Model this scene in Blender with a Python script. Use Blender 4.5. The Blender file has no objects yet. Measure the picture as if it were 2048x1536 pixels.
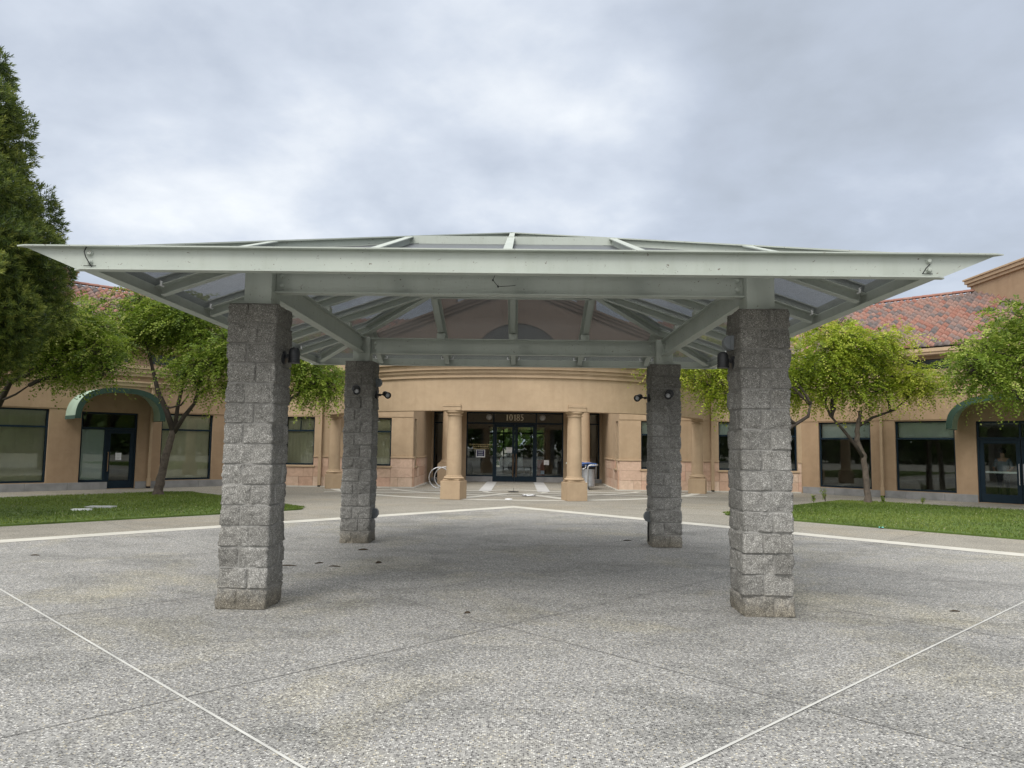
import bpy, math, random
import numpy as np
from mathutils import Vector, Matrix

R = math.radians
rng = np.random.default_rng(7)
random.seed(7)
sc = bpy.context.scene
COL = sc.collection
S2 = 2 ** -0.5

# ------------------------------------------------------------------ materials
def newmat(name):
    m = bpy.data.materials.new(name); m.use_nodes = True
    nt = m.node_tree; nt.nodes.clear()
    return m, nt

def nd(nt, typ, **kw):
    n = nt.nodes.new(typ)
    for k, v in kw.items():
        if k.startswith('i_'):
            key = k[2:]
            n.inputs[int(key) if key.isdigit() else key.replace('_', ' ')].default_value = v
        else:
            setattr(n, k, v)
    return n

def lk(nt, a, ai, b, bi):
    nt.links.new(a.outputs[ai], b.inputs[bi])

def ramp(nt, stops, interp='LINEAR'):
    r = nt.nodes.new('ShaderNodeValToRGB'); cr = r.color_ramp; cr.interpolation = interp
    while len(cr.elements) < len(stops): cr.elements.new(0.5)
    for e, (p, c) in zip(cr.elements, stops):
        e.position = p; e.color = (c[0], c[1], c[2], 1)
    return r

def noise(nt, scale, detail=4, rough=0.55, coord=None, dist=0.0):
    n = nd(nt, 'ShaderNodeTexNoise'); n.inputs['Scale'].default_value = scale
    n.inputs['Detail'].default_value = detail; n.inputs['Roughness'].default_value = rough
    n.inputs['Distortion'].default_value = dist
    if coord is not None: nt.links.new(coord, n.inputs['Vector'])
    return n

def mix(nt, a, b, fac, mode='MIX'):
    m = nd(nt, 'ShaderNodeMix', data_type='RGBA', blend_type=mode)
    for idx, v in ((6, a), (7, b)):
        if isinstance(v, (tuple, list)): m.inputs[idx].default_value = (v[0], v[1], v[2], 1)
        else: nt.links.new(v, m.inputs[idx])
    if isinstance(fac, (int, float)): m.inputs[0].default_value = fac
    else: nt.links.new(fac, m.inputs[0])
    return m.outputs[2]

def math_(nt, op, a, b=None, c=None, clamp=False):
    m = nd(nt, 'ShaderNodeMath', operation=op); m.use_clamp = clamp
    for i, v in enumerate((a, b, c)):
        if v is None: continue
        if isinstance(v, (int, float)): m.inputs[i].default_value = v
        else: nt.links.new(v, m.inputs[i])
    return m.outputs[0]

def finish(nt, color, rough=0.8, bump=None, bstr=0.3, bdist=0.01, metal=0.0, spec=0.4, trans=None):
    b = nd(nt, 'ShaderNodeBsdfPrincipled')
    if isinstance(color, (tuple, list)): b.inputs['Base Color'].default_value = (color[0], color[1], color[2], 1)
    else: nt.links.new(color, b.inputs['Base Color'])
    if isinstance(rough, (int, float)): b.inputs['Roughness'].default_value = rough
    else: nt.links.new(rough, b.inputs['Roughness'])
    b.inputs['Metallic'].default_value = metal
    b.inputs['Specular IOR Level'].default_value = spec
    if bump is not None:
        bp = nd(nt, 'ShaderNodeBump'); bp.inputs['Strength'].default_value = bstr; bp.inputs['Distance'].default_value = bdist
        nt.links.new(bump, bp.inputs['Height']); nt.links.new(bp.outputs[0], b.inputs['Normal'])
    out = nd(nt, 'ShaderNodeOutputMaterial')
    sh = b.outputs[0]
    if trans:
        t = nd(nt, 'ShaderNodeBsdfTranslucent')
        if isinstance(color, (tuple, list)): t.inputs[0].default_value = (color[0], color[1], color[2], 1)
        else: nt.links.new(color, t.inputs[0])
        ms = nd(nt, 'ShaderNodeMixShader'); ms.inputs[0].default_value = trans
        nt.links.new(sh, ms.inputs[1]); nt.links.new(t.outputs[0], ms.inputs[2]); sh = ms.outputs[0]
    nt.links.new(sh, out.inputs[0])
    return b

def objc(nt): return nd(nt, 'ShaderNodeTexCoord').outputs['Object']

def attr(nt, name='rnd'):
    a = nd(nt, 'ShaderNodeAttribute'); a.attribute_name = name
    return a.outputs['Fac']

def simple(name, c, rough=0.6, var=0.12, scale=6, bump=0.0, bscale=120, metal=0.0, spec=0.4):
    m, nt = newmat(name); co = objc(nt)
    n = noise(nt, scale, 5, 0.6, co)
    r = ramp(nt, [(0.3, [x * (1 - var) for x in c]), (0.7, [min(1, x * (1 + var)) for x in c])])
    lk(nt, n, 0, r, 0)
    bo = None
    if bump: bo = noise(nt, bscale, 3, 0.6, co).outputs[0]
    finish(nt, r.outputs[0], rough, bo, bump, 0.005, metal, spec)
    return m

def stucco(name, c):
    m, nt = newmat(name); co = objc(nt)
    big = noise(nt, 0.55, 5, 0.6, co); mid = noise(nt, 3.2, 5, 0.65, co, 0.6); fine = noise(nt, 42, 3, 0.6, co)
    a = ramp(nt, [(0.25, [x * 0.86 for x in c]), (0.75, [x * 1.12 for x in c])]); lk(nt, big, 0, a, 0)
    b = ramp(nt, [(0.3, (0.90, 0.89, 0.88)), (0.62, (1.0, 1.0, 1.0)), (0.8, (1.07, 1.06, 1.05))]); lk(nt, mid, 0, b, 0)
    col = mix(nt, a.outputs[0], b.outputs[0], 1.0, 'MULTIPLY')
    # thin vertical rain streaks, faint
    mp = nd(nt, 'ShaderNodeMapping'); mp.inputs['Scale'].default_value = (5.5, 5.5, 0.35); nt.links.new(co, mp.inputs[0])
    st = noise(nt, 1.0, 4, 0.6, mp.outputs[0])
    sr = ramp(nt, [(0.42, (1, 1, 1)), (0.75, (0.90, 0.88, 0.86))]); lk(nt, st, 0, sr, 0)
    col = mix(nt, col, sr.outputs[0], 0.7, 'MULTIPLY')
    finish(nt, col, 0.92, fine.outputs[0], 0.25, 0.008, spec=0.2)
    return m

M = {}
M['stucco'] = stucco('stucco_tan', (0.365, 0.260, 0.168))
M['stucco_front'] = stucco('stucco_light_tan', (0.428, 0.322, 0.214))
M['trim'] = stucco('stucco_trim', (0.438, 0.329, 0.219)); M['stucco_gable'] = stucco('stucco_dark_brown', (0.22, 0.168, 0.135))  # deeper brown stucco for the gable, its rakes and the chimneys
M['green'] = None

def aggregate(name, dark, mid, light, tan, stain_tan, stain_dark, size):
    m, nt = newmat(name); co = objc(nt)
    v = nd(nt, 'ShaderNodeTexVoronoi'); v.inputs['Scale'].default_value = size; nt.links.new(co, v.inputs['Vector'])
    sep = nd(nt, 'ShaderNodeSeparateColor'); lk(nt, v, 'Color', sep, 0)
    peb = ramp(nt, [(0.0, dark), (0.30, dark), (0.36, mid), (0.72, mid), (0.78, light), (0.93, light), (0.95, tan), (1.0, tan)]); lk(nt, sep, 0, peb, 0)
    # matrix between pebbles
    edge = ramp(nt, [(0.30, (0, 0, 0)), (0.62, (1, 1, 1))]); lk(nt, v, 'Distance', edge, 0)
    base = mix(nt, peb.outputs[0], [x * 0.92 for x in mid], edge.outputs[0])
    n2 = noise(nt, size * 0.42, 3, 0.7, co)
    r2 = ramp(nt, [(0.32, (0.62, 0.62, 0.64)), (0.5, (1, 1, 1)), (0.68, (1.32, 1.32, 1.30))]); lk(nt, n2, 0, r2, 0)
    base = mix(nt, base, r2.outputs[0], 1.0, 'MULTIPLY')
    # large worn and stained areas
    s1 = noise(nt, 0.40, 9, 0.68, co, 0.5); t1 = ramp(nt, [(0.51, (0, 0, 0)), (0.68, (1, 1, 1))]); lk(nt, s1, 0, t1, 0)
    base = mix(nt, base, mix(nt, base, stain_tan, 1.0, 'MULTIPLY'), t1.outputs[0])
    mp = nd(nt, 'ShaderNodeMapping'); mp.inputs['Location'].default_value = (13.1, 4.7, 2.0); mp.inputs['Scale'].default_value = (0.8, 1.3, 1); nt.links.new(co, mp.inputs[0])
    s2 = noise(nt, 0.85, 9, 0.70, mp.outputs[0], 0.6); t2 = ramp(nt, [(0.46, (0, 0, 0)), (0.66, (1, 1, 1))]); lk(nt, s2, 0, t2, 0)
    base = mix(nt, base, mix(nt, base, stain_dark, 1.0, 'MULTIPLY'), t2.outputs[0])
    hgt = mix(nt, v.outputs['Distance'], n2.outputs[0], 0.35)
    finish(nt, base, 0.88, hgt, 0.45, 0.006, spec=0.3)
    return m

M['plaza'] = aggregate('grey_exposed_aggregate', (0.055, 0.054, 0.054), (0.288, 0.284, 0.270), (0.60, 0.595, 0.565), (0.50, 0.45, 0.33), (1.16, 1.11, 0.95), (0.68, 0.685, 0.68), 84)
M['walk'] = aggregate('tan_exposed_aggregate', (0.14, 0.13, 0.105), (0.285, 0.268, 0.228), (0.43, 0.415, 0.365), (0.34, 0.29, 0.21), (1.06, 1.0, 0.9), (0.82, 0.82, 0.82), 75)
M['band'] = simple('pale_concrete', (0.50, 0.485, 0.43), 0.85, 0.10, 1.6, 0.2, 160)
M['band_grey'] = simple('grey_concrete_band', (0.42, 0.42, 0.41), 0.85, 0.10, 1.6, 0.2, 160)
M['joint'] = simple('dark_joint', (0.145, 0.142, 0.135), 0.95, 0.3, 3)
M['sealant'] = simple('white_sealant', (0.50, 0.50, 0.47), 0.7, 0.15, 2)
M['asphalt'] = simple('asphalt', (0.06, 0.06, 0.062), 0.9, 0.25, 8, 0.3, 90)

# pavilion steel: painted pale sage, faintly chalked
def steel():
    m, nt = newmat('sage_painted_steel'); co = objc(nt)
    n = noise(nt, 1.3, 5, 0.6, co); f = noise(nt, 26, 4, 0.65, co)
    a = ramp(nt, [(0.3, (0.355, 0.388, 0.348)), (0.7, (0.410, 0.445, 0.400))]); lk(nt, n, 0, a, 0)
    c = ramp(nt, [(0.60, (1, 1, 1)), (0.80, (0.86, 0.86, 0.83))]); lk(nt, f, 0, c, 0)
    mp = nd(nt, 'ShaderNodeMapping'); mp.inputs['Scale'].default_value = (9, 9, 1.2); nt.links.new(co, mp.inputs[0])
    st = noise(nt, 1.0, 5, 0.6, mp.outputs[0]); sr = ramp(nt, [(0.5, (1, 1, 1)), (0.8, (0.84, 0.84, 0.80))]); lk(nt, st, 0, sr, 0)
    col = mix(nt, mix(nt, a.outputs[0], c.outputs[0], 0.8, 'MULTIPLY'), sr.outputs[0], 0.6, 'MULTIPLY')
    chip = noise(nt, 34, 2, 0.5, co, 1.0); cr = ramp(nt, [(0.705, (0, 0, 0)), (0.715, (1, 1, 1))], 'LINEAR'); lk(nt, chip, 0, cr, 0)
    col = mix(nt, col, (0.14, 0.12, 0.10), cr.outputs[0])
    finish(nt, col, 0.55, f.outputs[0], 0.08, 0.003)
    return m
M['steel'] = steel()

def perforated():
    m, nt = newmat('perforated_sheet'); co = objc(nt)
    sp = nd(nt, 'ShaderNodeSeparateXYZ'); nt.links.new(co, sp.inputs[0])
    p = 0.0135
    fx = math_(nt, 'SUBTRACT', math_(nt, 'FRACT', math_(nt, 'DIVIDE', sp.outputs[0], p)), 0.5)
    fy = math_(nt, 'SUBTRACT', math_(nt, 'FRACT', math_(nt, 'DIVIDE', sp.outputs[1], p)), 0.5)
    d2 = math_(nt, 'ADD', math_(nt, 'MULTIPLY', fx, fx), math_(nt, 'MULTIPLY', fy, fy))
    hole = math_(nt, 'LESS_THAN', d2, 0.054)
    b = nd(nt, 'ShaderNodeBsdfPrincipled'); b.inputs['Base Color'].default_value = (0.085, 0.092, 0.10, 1)
    b.inputs['Roughness'].default_value = 0.35; b.inputs['Metallic'].default_value = 0.0
    t = nd(nt, 'ShaderNodeBsdfTransparent'); ms = nd(nt, 'ShaderNodeMixShader')
    nt.links.new(hole, ms.inputs[0]); nt.links.new(b.outputs[0], ms.inputs[1]); nt.links.new(t.outputs[0], ms.inputs[2])
    o = nd(nt, 'ShaderNodeOutputMaterial'); nt.links.new(ms.outputs[0], o.inputs[0])
    return m
M['perf'] = perforated()

def block():
    m, nt = newmat('split_face_block'); co = objc(nt)
    fine = noise(nt, 105, 2, 0.7, co); mid = noise(nt, 26, 5, 0.65, co); big = noise(nt, 1.7, 4, 0.6, co)
    a = ramp(nt, [(0.28, (0.10, 0.097, 0.09)), (0.5, (0.225, 0.22, 0.205)), (0.60, (0.33, 0.325, 0.305)), (0.68, (0.58, 0.575, 0.545))]); lk(nt, fine, 0, a, 0)
    b = ramp(nt, [(0.3, (0.72, 0.72, 0.72)), (0.7, (1.18, 1.18, 1.18))]); lk(nt, mid, 0, b, 0)
    c = ramp(nt, [(0.3, (0.80, 0.79, 0.77)), (0.7, (1.12, 1.12, 1.12))]); lk(nt, big, 0, c, 0)
    col = mix(nt, mix(nt, a.outputs[0], b.outputs[0], 1, 'MULTIPLY'), c.outputs[0], 1, 'MULTIPLY')
    t = ramp(nt, [(0.0, (0.86, 0.86, 0.86)), (1.0, (1.14, 1.14, 1.14))]); nt.links.new(attr(nt), t.inputs[0])
    col = mix(nt, col, t.outputs[0], 1, 'MULTIPLY')
    col = mix(nt, col, (0.27, 0.265, 0.25), math_(nt, 'MULTIPLY', attr(nt, 'mortar'), 0.85))
    # brown splash stain near the foot, grime and painted roof shade darkening the head
    sp = nd(nt, 'ShaderNodeSeparateXYZ'); nt.links.new(co, sp.inputs[0])
    zz = math_(nt, 'ADD', sp.outputs[2], math_(nt, 'MULTIPLY', mid.outputs[0], -0.30))
    f = nd(nt, 'ShaderNodeMapRange'); f.inputs['From Min'].default_value = 0.10; f.inputs['From Max'].default_value = -0.10; nt.links.new(zz, f.inputs[0])
    col = mix(nt, col, mix(nt, col, (0.88, 0.80, 0.66), 1, 'MULTIPLY'), math_(nt, 'MULTIPLY', f.outputs[0], 0.75))
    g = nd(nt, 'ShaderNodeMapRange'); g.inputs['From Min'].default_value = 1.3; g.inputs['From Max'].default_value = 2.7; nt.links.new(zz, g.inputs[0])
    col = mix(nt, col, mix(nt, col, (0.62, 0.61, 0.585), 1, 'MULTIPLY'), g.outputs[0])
    h = mix(nt, fine.outputs[0], mid.outputs[0], 0.5)
    finish(nt, col, 0.93, h, 0.7, 0.012, spec=0.25)
    return m
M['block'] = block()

def tile():
    m, nt = newmat('clay_roof_tile'); co = objc(nt)
    r = ramp(nt, [(0.0, (0.235, 0.105, 0.080)), (0.2, (0.285, 0.150, 0.115)), (0.4, (0.265, 0.165, 0.135)), (0.58, (0.235, 0.160, 0.138)), (0.8, (0.180, 0.140, 0.130)), (1.0, (0.115, 0.108, 0.108))])
    nt.links.new(attr(nt), r.inputs[0])
    n = noise(nt, 9, 5, 0.6, co); q = ramp(nt, [(0.3, (0.8, 0.8, 0.8)), (0.7, (1.2, 1.2, 1.2))]); lk(nt, n, 0, q, 0)
    finish(nt, mix(nt, r.outputs[0], q.outputs[0], 1, 'MULTIPLY'), 0.85, n.outputs[0], 0.2, 0.01, spec=0.25)
    return m
M['tile'] = tile()

def ashlar_mat():
    m, nt = newmat('pink_stone_cladding'); co = objc(nt)
    r = ramp(nt, [(0.0, (0.47, 0.31, 0.225)), (0.35, (0.55, 0.40, 0.30)), (0.7, (0.60, 0.46, 0.355)), (1.0, (0.53, 0.34, 0.255))]); nt.links.new(attr(nt), r.inputs[0])
    n = noise(nt, 5, 6, 0.65, co, 1.0); q = ramp(nt, [(0.3, (0.82, 0.80, 0.78)), (0.7, (1.12, 1.12, 1.12))]); lk(nt, n, 0, q, 0)
    f = noise(nt, 50, 3, 0.6, co)
    finish(nt, mix(nt, r.outputs[0], q.outputs[0], 1, 'MULTIPLY'), 0.85, f.outputs[0], 0.2, 0.008, spec=0.3)
    return m
M['ashlar'] = ashlar_mat()
M['plinth'] = simple('grey_stone_plinth', (0.25, 0.25, 0.25), 0.8, 0.22, 2.5, 0.2, 60)
M['navy'] = simple('navy_window_frame', (0.008, 0.019, 0.030), 0.5, 0.15, 4, spec=0.18)
M['awning'] = simple('green_canvas', (0.045, 0.088, 0.068), 0.85, 0.12, 3, 0.1, 300)
M['awning_top'] = simple('sunbleached_green_canvas', (0.33, 0.43, 0.34), 0.85, 0.10, 2, 0.1, 300)
M['cream_shade'] = simple('cream_roller_shade', (0.80, 0.73, 0.54), 0.9, 0.10, 1.2)
M['grey_shade'] = simple('pale_blue_shade', (0.80, 0.87, 0.87), 0.9, 0.06, 1.5)
M['film'] = simple('frosted_film', (0.56, 0.62, 0.58), 0.8, 0.08, 1.2)
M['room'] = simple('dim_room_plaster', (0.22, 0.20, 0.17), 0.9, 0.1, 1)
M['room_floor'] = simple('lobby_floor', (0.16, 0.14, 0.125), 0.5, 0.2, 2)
M['dark'] = simple('dark_bronze_metal', (0.022, 0.023, 0.025), 0.45, 0.2, 12)
M['boxgrey'] = simple('grey_conduit_box', (0.16, 0.175, 0.185), 0.6, 0.15, 12)
M['lens'] = simple('lamp_lens', (0.45, 0.46, 0.47), 0.2, 0.15, 30)
M['galv'] = simple('galvanised_tube', (0.50, 0.51, 0.52), 0.38, 0.15, 10, metal=0.7)
M['bin'] = simple('silver_bin_metal', (0.36, 0.37, 0.385), 0.42, 0.12, 8, metal=0.5)
M['blue'] = simple('blue_bin_lid', (0.05, 0.11, 0.30), 0.4, 0.12, 6)
M['cream_lid'] = simple('pale_bin_lid', (0.50, 0.52, 0.44), 0.45, 0.1, 6)
M['black'] = simple('black_opening', (0.012, 0.012, 0.013), 0.8, 0.1, 6)
M['white'] = simple('white_paper', (0.74, 0.75, 0.76), 0.7, 0.06, 12)
M['cream'] = simple('cream_lettering', (0.86, 0.80, 0.64), 0.6, 0.05, 10)
M['gold'] = simple('gold_lettering', (0.68, 0.56, 0.28), 0.6, 0.05, 10)
M['indigo'] = simple('indigo_notice', (0.03, 0.03, 0.10), 0.5, 0.1, 10)
M['bronze'] = simple('bronze_handle', (0.30, 0.20, 0.11), 0.35, 0.15, 20, metal=0.7)
M['maroon'] = simple('maroon_board', (0.22, 0.045, 0.050), 0.6, 0.15, 8)
M['paleblue'] = simple('pale_blue_sheet', (0.45, 0.58, 0.78), 0.7, 0.1, 20)
M['bark'] = simple('grey_brown_bark', (0.115, 0.092, 0.075), 0.95, 0.35, 9, 0.6, 38)
M['bark_dark'] = simple('dark_twig_bark', (0.06, 0.048, 0.040), 0.95, 0.3, 9)
M['debris'] = simple('dry_brown_litter', (0.06, 0.045, 0.03), 0.9, 0.4, 30)
M['teal'] = simple('teal_plastic', (0.18, 0.52, 0.45), 0.5, 0.1, 10)
M['lidgrey'] = simple('grey_plastic_cover', (0.42, 0.43, 0.42), 0.8, 0.12, 20)
M['carwhite'] = simple('white_car_paint', (0.74, 0.75, 0.76), 0.25, 0.03, 2)
M['tyre'] = simple('tyre_rubber', (0.02, 0.02, 0.02), 0.85, 0.2, 10)
M['red'] = simple('red_tail_lamp', (0.45, 0.02, 0.02), 0.3, 0.1, 8)
M['carglass'] = simple('car_glass', (0.03, 0.04, 0.045), 0.1, 0.1, 2)
M['skin'] = simple('skin', (0.42, 0.26, 0.19), 0.6, 0.08, 14)
M['shirt'] = simple('grey_blue_shirt', (0.22, 0.26, 0.31), 0.85, 0.12, 14)
M['trousers'] = simple('dark_trousers', (0.02, 0.022, 0.03), 0.9, 0.2, 10)
M['hair'] = simple('dark_hair', (0.012, 0.010, 0.009), 0.6, 0.3, 40)

def glass(name, tint, base=0.10):
    m, nt = newmat(name)
    fr = nd(nt, 'ShaderNodeFresnel'); fr.inputs[0].default_value = 1.52
    f = math_(nt, 'ADD', math_(nt, 'MULTIPLY', fr.outputs[0], 1.1), base, clamp=True)
    t = nd(nt, 'ShaderNodeBsdfTransparent'); t.inputs[0].default_value = (*tint, 1)
    g = nd(nt, 'ShaderNodeBsdfGlossy'); g.inputs['Roughness'].default_value = 0.0; g.inputs[0].default_value = (0.85, 0.9, 0.9, 1)
    ms = nd(nt, 'ShaderNodeMixShader'); nt.links.new(f, ms.inputs[0]); nt.links.new(t.outputs[0], ms.inputs[1]); nt.links.new(g.outputs[0], ms.inputs[2])
    o = nd(nt, 'ShaderNodeOutputMaterial'); nt.links.new(ms.outputs[0], o.inputs[0])
    return m
M['glass'] = glass('tinted_window_glass', (0.90, 0.92, 0.90), 0.01)
M['glass_clear'] = glass('clear_door_glass', (0.86, 0.88, 0.87), 0.015)

def foliage(name, stops, trans=0.35):
    m, nt = newmat(name); r = ramp(nt, stops); nt.links.new(attr(nt), r.inputs[0])
    finish(nt, r.outputs[0], 0.55, None, trans=trans, spec=0.35)
    return m
M['leaf'] = foliage('bright_green_leaf', [(0.0, (0.055, 0.100, 0.012)), (0.45, (0.165, 0.245, 0.028)), (0.8, (0.31, 0.40, 0.055)), (1.0, (0.52, 0.55, 0.16))], 0.40)
M['leaf_yellow'] = foliage('yellow_green_leaf', [(0.0, (0.085, 0.140, 0.012)), (0.45, (0.235, 0.315, 0.024)), (0.8, (0.38, 0.45, 0.045)), (1.0, (0.56, 0.56, 0.11))], 0.40)
M['needle'] = foliage('olive_green_leaf', [(0.0, (0.028, 0.055, 0.010)), (0.45, (0.095, 0.140, 0.024)), (0.8, (0.21, 0.25, 0.045)), (1.0, (0.32, 0.34, 0.08))], 0.30)
M['wood_leaf'] = foliage('distant_leaf', [(0.0, (0.03, 0.06, 0.010)), (0.6, (0.08, 0.14, 0.03)), (1.0, (0.15, 0.20, 0.05))], 0.3)
M['grass'] = foliage('lawn_grass', [(0.0, (0.065, 0.108, 0.018)), (0.5, (0.135, 0.195, 0.032)), (0.93, (0.215, 0.265, 0.055)), (0.965, (0.30, 0.33, 0.15)), (1.0, (0.45, 0.42, 0.25))], 0.3)
M['turf'] = simple('turf_soil', (0.075, 0.120, 0.022), 0.95, 0.35, 1.4, 0.4, 60)

# ------------------------------------------------------------------ mesh helpers
class MB:
    def __init__(s): s.v = []; s.f = []; s.r = []
    def add(s, verts, faces, r=0.5):
        o = len(s.v); s.v += [tuple(map(float, p)) for p in verts]
        for f in faces: s.f.append([i + o for i in f]); s.r.append(r)
    def hexa(s, p, r=0.5):           # p: 8 points, bottom ring then top ring
        s.add(p, [(0, 3, 2, 1), (4, 5, 6, 7), (0, 1, 5, 4), (1, 2, 6, 5), (2, 3, 7, 6), (3, 0, 4, 7)], r)
    def box(s, x0, x1, y0, y1, z0, z1, r=0.5):
        s.hexa([(x0, y0, z0), (x1, y0, z0), (x1, y1, z0), (x0, y1, z0), (x0, y0, z1), (x1, y0, z1), (x1, y1, z1), (x0, y1, z1)], r)
    def boxl(s, F, a0, a1, d0, d1, z0, z1, r=0.5):
        s.hexa([F(a0, d0, z0), F(a1, d0, z0), F(a1, d1, z0), F(a0, d1, z0), F(a0, d0, z1), F(a1, d0, z1), F(a1, d1, z1), F(a0, d1, z1)], r)
    def rbox(s, c, sx, sy, z0, z1, ang, r=0.5):
        ca, sa = math.cos(ang), math.sin(ang)
        q = [(c[0] + ca * x - sa * y, c[1] + sa * x + ca * y) for x, y in ((-sx / 2, -sy / 2), (sx / 2, -sy / 2), (sx / 2, sy / 2), (-sx / 2, sy / 2))]
        s.hexa([(x, y, z0) for x, y in q] + [(x, y, z1) for x, y in q], r)
    def prism(s, poly, z0, z1, r=0.5):
        n = len(poly)
        s.add([(x, y, z0) for x, y in poly] + [(x, y, z1) for x, y in poly],
              [list(range(n))[::-1], list(range(n, 2 * n))] + [(i, (i + 1) % n, n + (i + 1) % n, n + i) for i in range(n)], r)
    def extr(s, poly3, vec, r=0.5):
        n = len(poly3); a = [Vector(p) for p in poly3]; b = [p + Vector(vec) for p in a]
        s.add(a + b, [list(range(n))[::-1], list(range(n, 2 * n))] + [(i, (i + 1) % n, n + (i + 1) % n, n + i) for i in range(n)], r)
    def beam(s, p0, p1, up, prof, r=0.5):   # prof: [(side, up)] closed polygon
        p0 = Vector(p0); p1 = Vector(p1); a = (p1 - p0).normalized(); up = Vector(up)
        up = (up - a * up.dot(a)).normalized(); sd = a.cross(up)
        n = len(prof)
        A = [p0 + sd * x + up * y for x, y in prof]; B = [p1 + sd * x + up * y for x, y in prof]
        s.add(A + B, [list(range(n))[::-1], list(range(n, 2 * n))] + [(i, (i + 1) % n, n + (i + 1) % n, n + i) for i in range(n)], r)
    def tube(s, pts, rad, n=8, r=0.5, cap=True):
        pts = [Vector(p) for p in pts]; m = len(pts)
        if isinstance(rad, (int, float)): rad = [rad] * m
        t0 = (pts[1] - pts[0]).normalized(); u = t0.orthogonal().normalized(); vs = []
        for i in range(m):
            t = (pts[min(i + 1, m - 1)] - pts[max(i - 1, 0)]).normalized()
            u = (u - t * u.dot(t)).normalized(); w = t.cross(u)
            for k in range(n):
                a = 2 * math.pi * k / n; vs.append(pts[i] + (u * math.cos(a) + w * math.sin(a)) * rad[i])
        fs = [(i * n + k, i * n + (k + 1) % n, (i + 1) * n + (k + 1) % n, (i + 1) * n + k) for i in range(m - 1) for k in range(n)]
        if cap: fs += [list(range(n))[::-1], list(range((m - 1) * n, m * n))]
        s.add(vs, fs, r)
    def lathe(s, prof, c, n=24, r=0.5, axis=None):     # prof: [(radius, height)]
        c = Vector(c); ax = Vector(axis).normalized() if axis is not None else Vector((0, 0, 1))
        u = ax.orthogonal().normalized() if axis is not None else Vector((1, 0, 0)); w = ax.cross(u)
        vs = [c + ax * h + (u * math.cos(2 * math.pi * k / n) + w * math.sin(2 * math.pi * k / n)) * q for q, h in prof for k in range(n)]
        m = len(prof)
        fs = [(i * n + k, i * n + (k + 1) % n, (i + 1) * n + (k + 1) % n, (i + 1) * n + k) for i in range(m - 1) for k in range(n)]
        fs += [list(range(n))[::-1], list(range((m - 1) * n, m * n))]
        s.add(vs, fs, r)
    def arc(s, prof, a0, a1, n, c=(0, 30.0), r=0.5):   # prof (radius, z) swept round c; angle 90 faces the plaza
        m = len(prof); vs = []
        for i in range(n + 1):
            a = a0 + (a1 - a0) * i / n
            vs += [(c[0] + q * math.cos(a), c[1] - q * math.sin(a), z) for q, z in prof]
        fs = [(i * m + k, i * m + (k + 1) % m, (i + 1) * m + (k + 1) % m, (i + 1) * m + k) for i in range(n) for k in range(m)]
        fs += [list(range(m)), list(range(n * m, n * m + m))[::-1]]
        s.add(vs, fs, r)
    def build(s, name, mat, parent=None, origin=None, smooth=False, bevel=0.0, fix=True, autos=None):
        me = bpy.data.meshes.new(name)
        o = Vector(origin) if origin is not None else Vector((0, 0, 0))
        me.from_pydata([(x - o.x, y - o.y, z - o.z) for x, y, z in s.v], [], s.f)
        if fix:
            import bmesh
            bm = bmesh.new(); bm.from_mesh(me); bmesh.ops.recalc_face_normals(bm, faces=bm.faces[:]); bm.to_mesh(me); bm.free()
        if any(x != 0.5 for x in s.r):
            a = me.attributes.new('rnd', 'FLOAT', 'FACE'); a.data.foreach_set('value', s.r)
        ob = bpy.data.objects.new(name, me); COL.objects.link(ob); ob.location = o
        me.materials.append(M[mat] if isinstance(mat, str) else mat)
        if smooth:
            me.polygons.foreach_set('use_smooth', [True] * len(me.polygons))
            if autos:
                me.set_sharp_from_angle(angle=R(autos))
        if bevel:
            b = ob.modifiers.new('edge', 'BEVEL'); b.width = bevel; b.segments = 2; b.limit_method = 'ANGLE'; b.angle_limit = R(40)
        adopt(ob, parent)
        return ob

WORLD = {}
def wpos(o): return WORLD.get(o.name, Vector(o.location))
def adopt(ob, parent):
    """parent with the child's coordinates staying in world space"""
    WORLD[ob.name] = Vector(ob.location)
    if parent is not None:
        ob.parent = parent
        ob.matrix_parent_inverse = Matrix.Translation(-wpos(parent))

def fast(name, V, Q, rnd, mat, parent=None, origin=(0, 0, 0), smooth=False):
    V = np.asarray(V, np.float32) - np.asarray(origin, np.float32); Q = np.asarray(Q, np.int32)
    me = bpy.data.meshes.new(name)
    me.vertices.add(len(V)); me.vertices.foreach_set('co', V.ravel())
    k = Q.shape[1]
    me.loops.add(Q.size); me.loops.foreach_set('vertex_index', Q.ravel())
    me.polygons.add(len(Q)); me.polygons.foreach_set('loop_start', np.arange(0, Q.size, k, dtype=np.int32))
    me.polygons.foreach_set('loop_total', np.full(len(Q), k, np.int32))
    if rnd is not None:
        a = me.attributes.new('rnd', 'FLOAT', 'FACE'); a.data.foreach_set('value', np.asarray(rnd, np.float32))
    if smooth: me.polygons.foreach_set('use_smooth', np.ones(len(Q), bool))
    me.update(calc_edges=True); me.validate()
    ob = bpy.data.objects.new(name, me); COL.objects.link(ob); ob.location = origin
    me.materials.append(M[mat]); adopt(ob, parent)
    return ob

def tag(o, label=None, cat=None, group=None, kind=None):
    if label: o['label'] = label
    if cat: o['category'] = cat
    if group: o['group'] = group
    if kind: o['kind'] = kind
    return o

def empty(name, loc, label, cat, group=None):
    o = bpy.data.objects.new(name, None); COL.objects.link(o); o.location = loc; o.empty_display_size = 0.2
    WORLD[o.name] = Vector(loc)
    return tag(o, label, cat, group)

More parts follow.
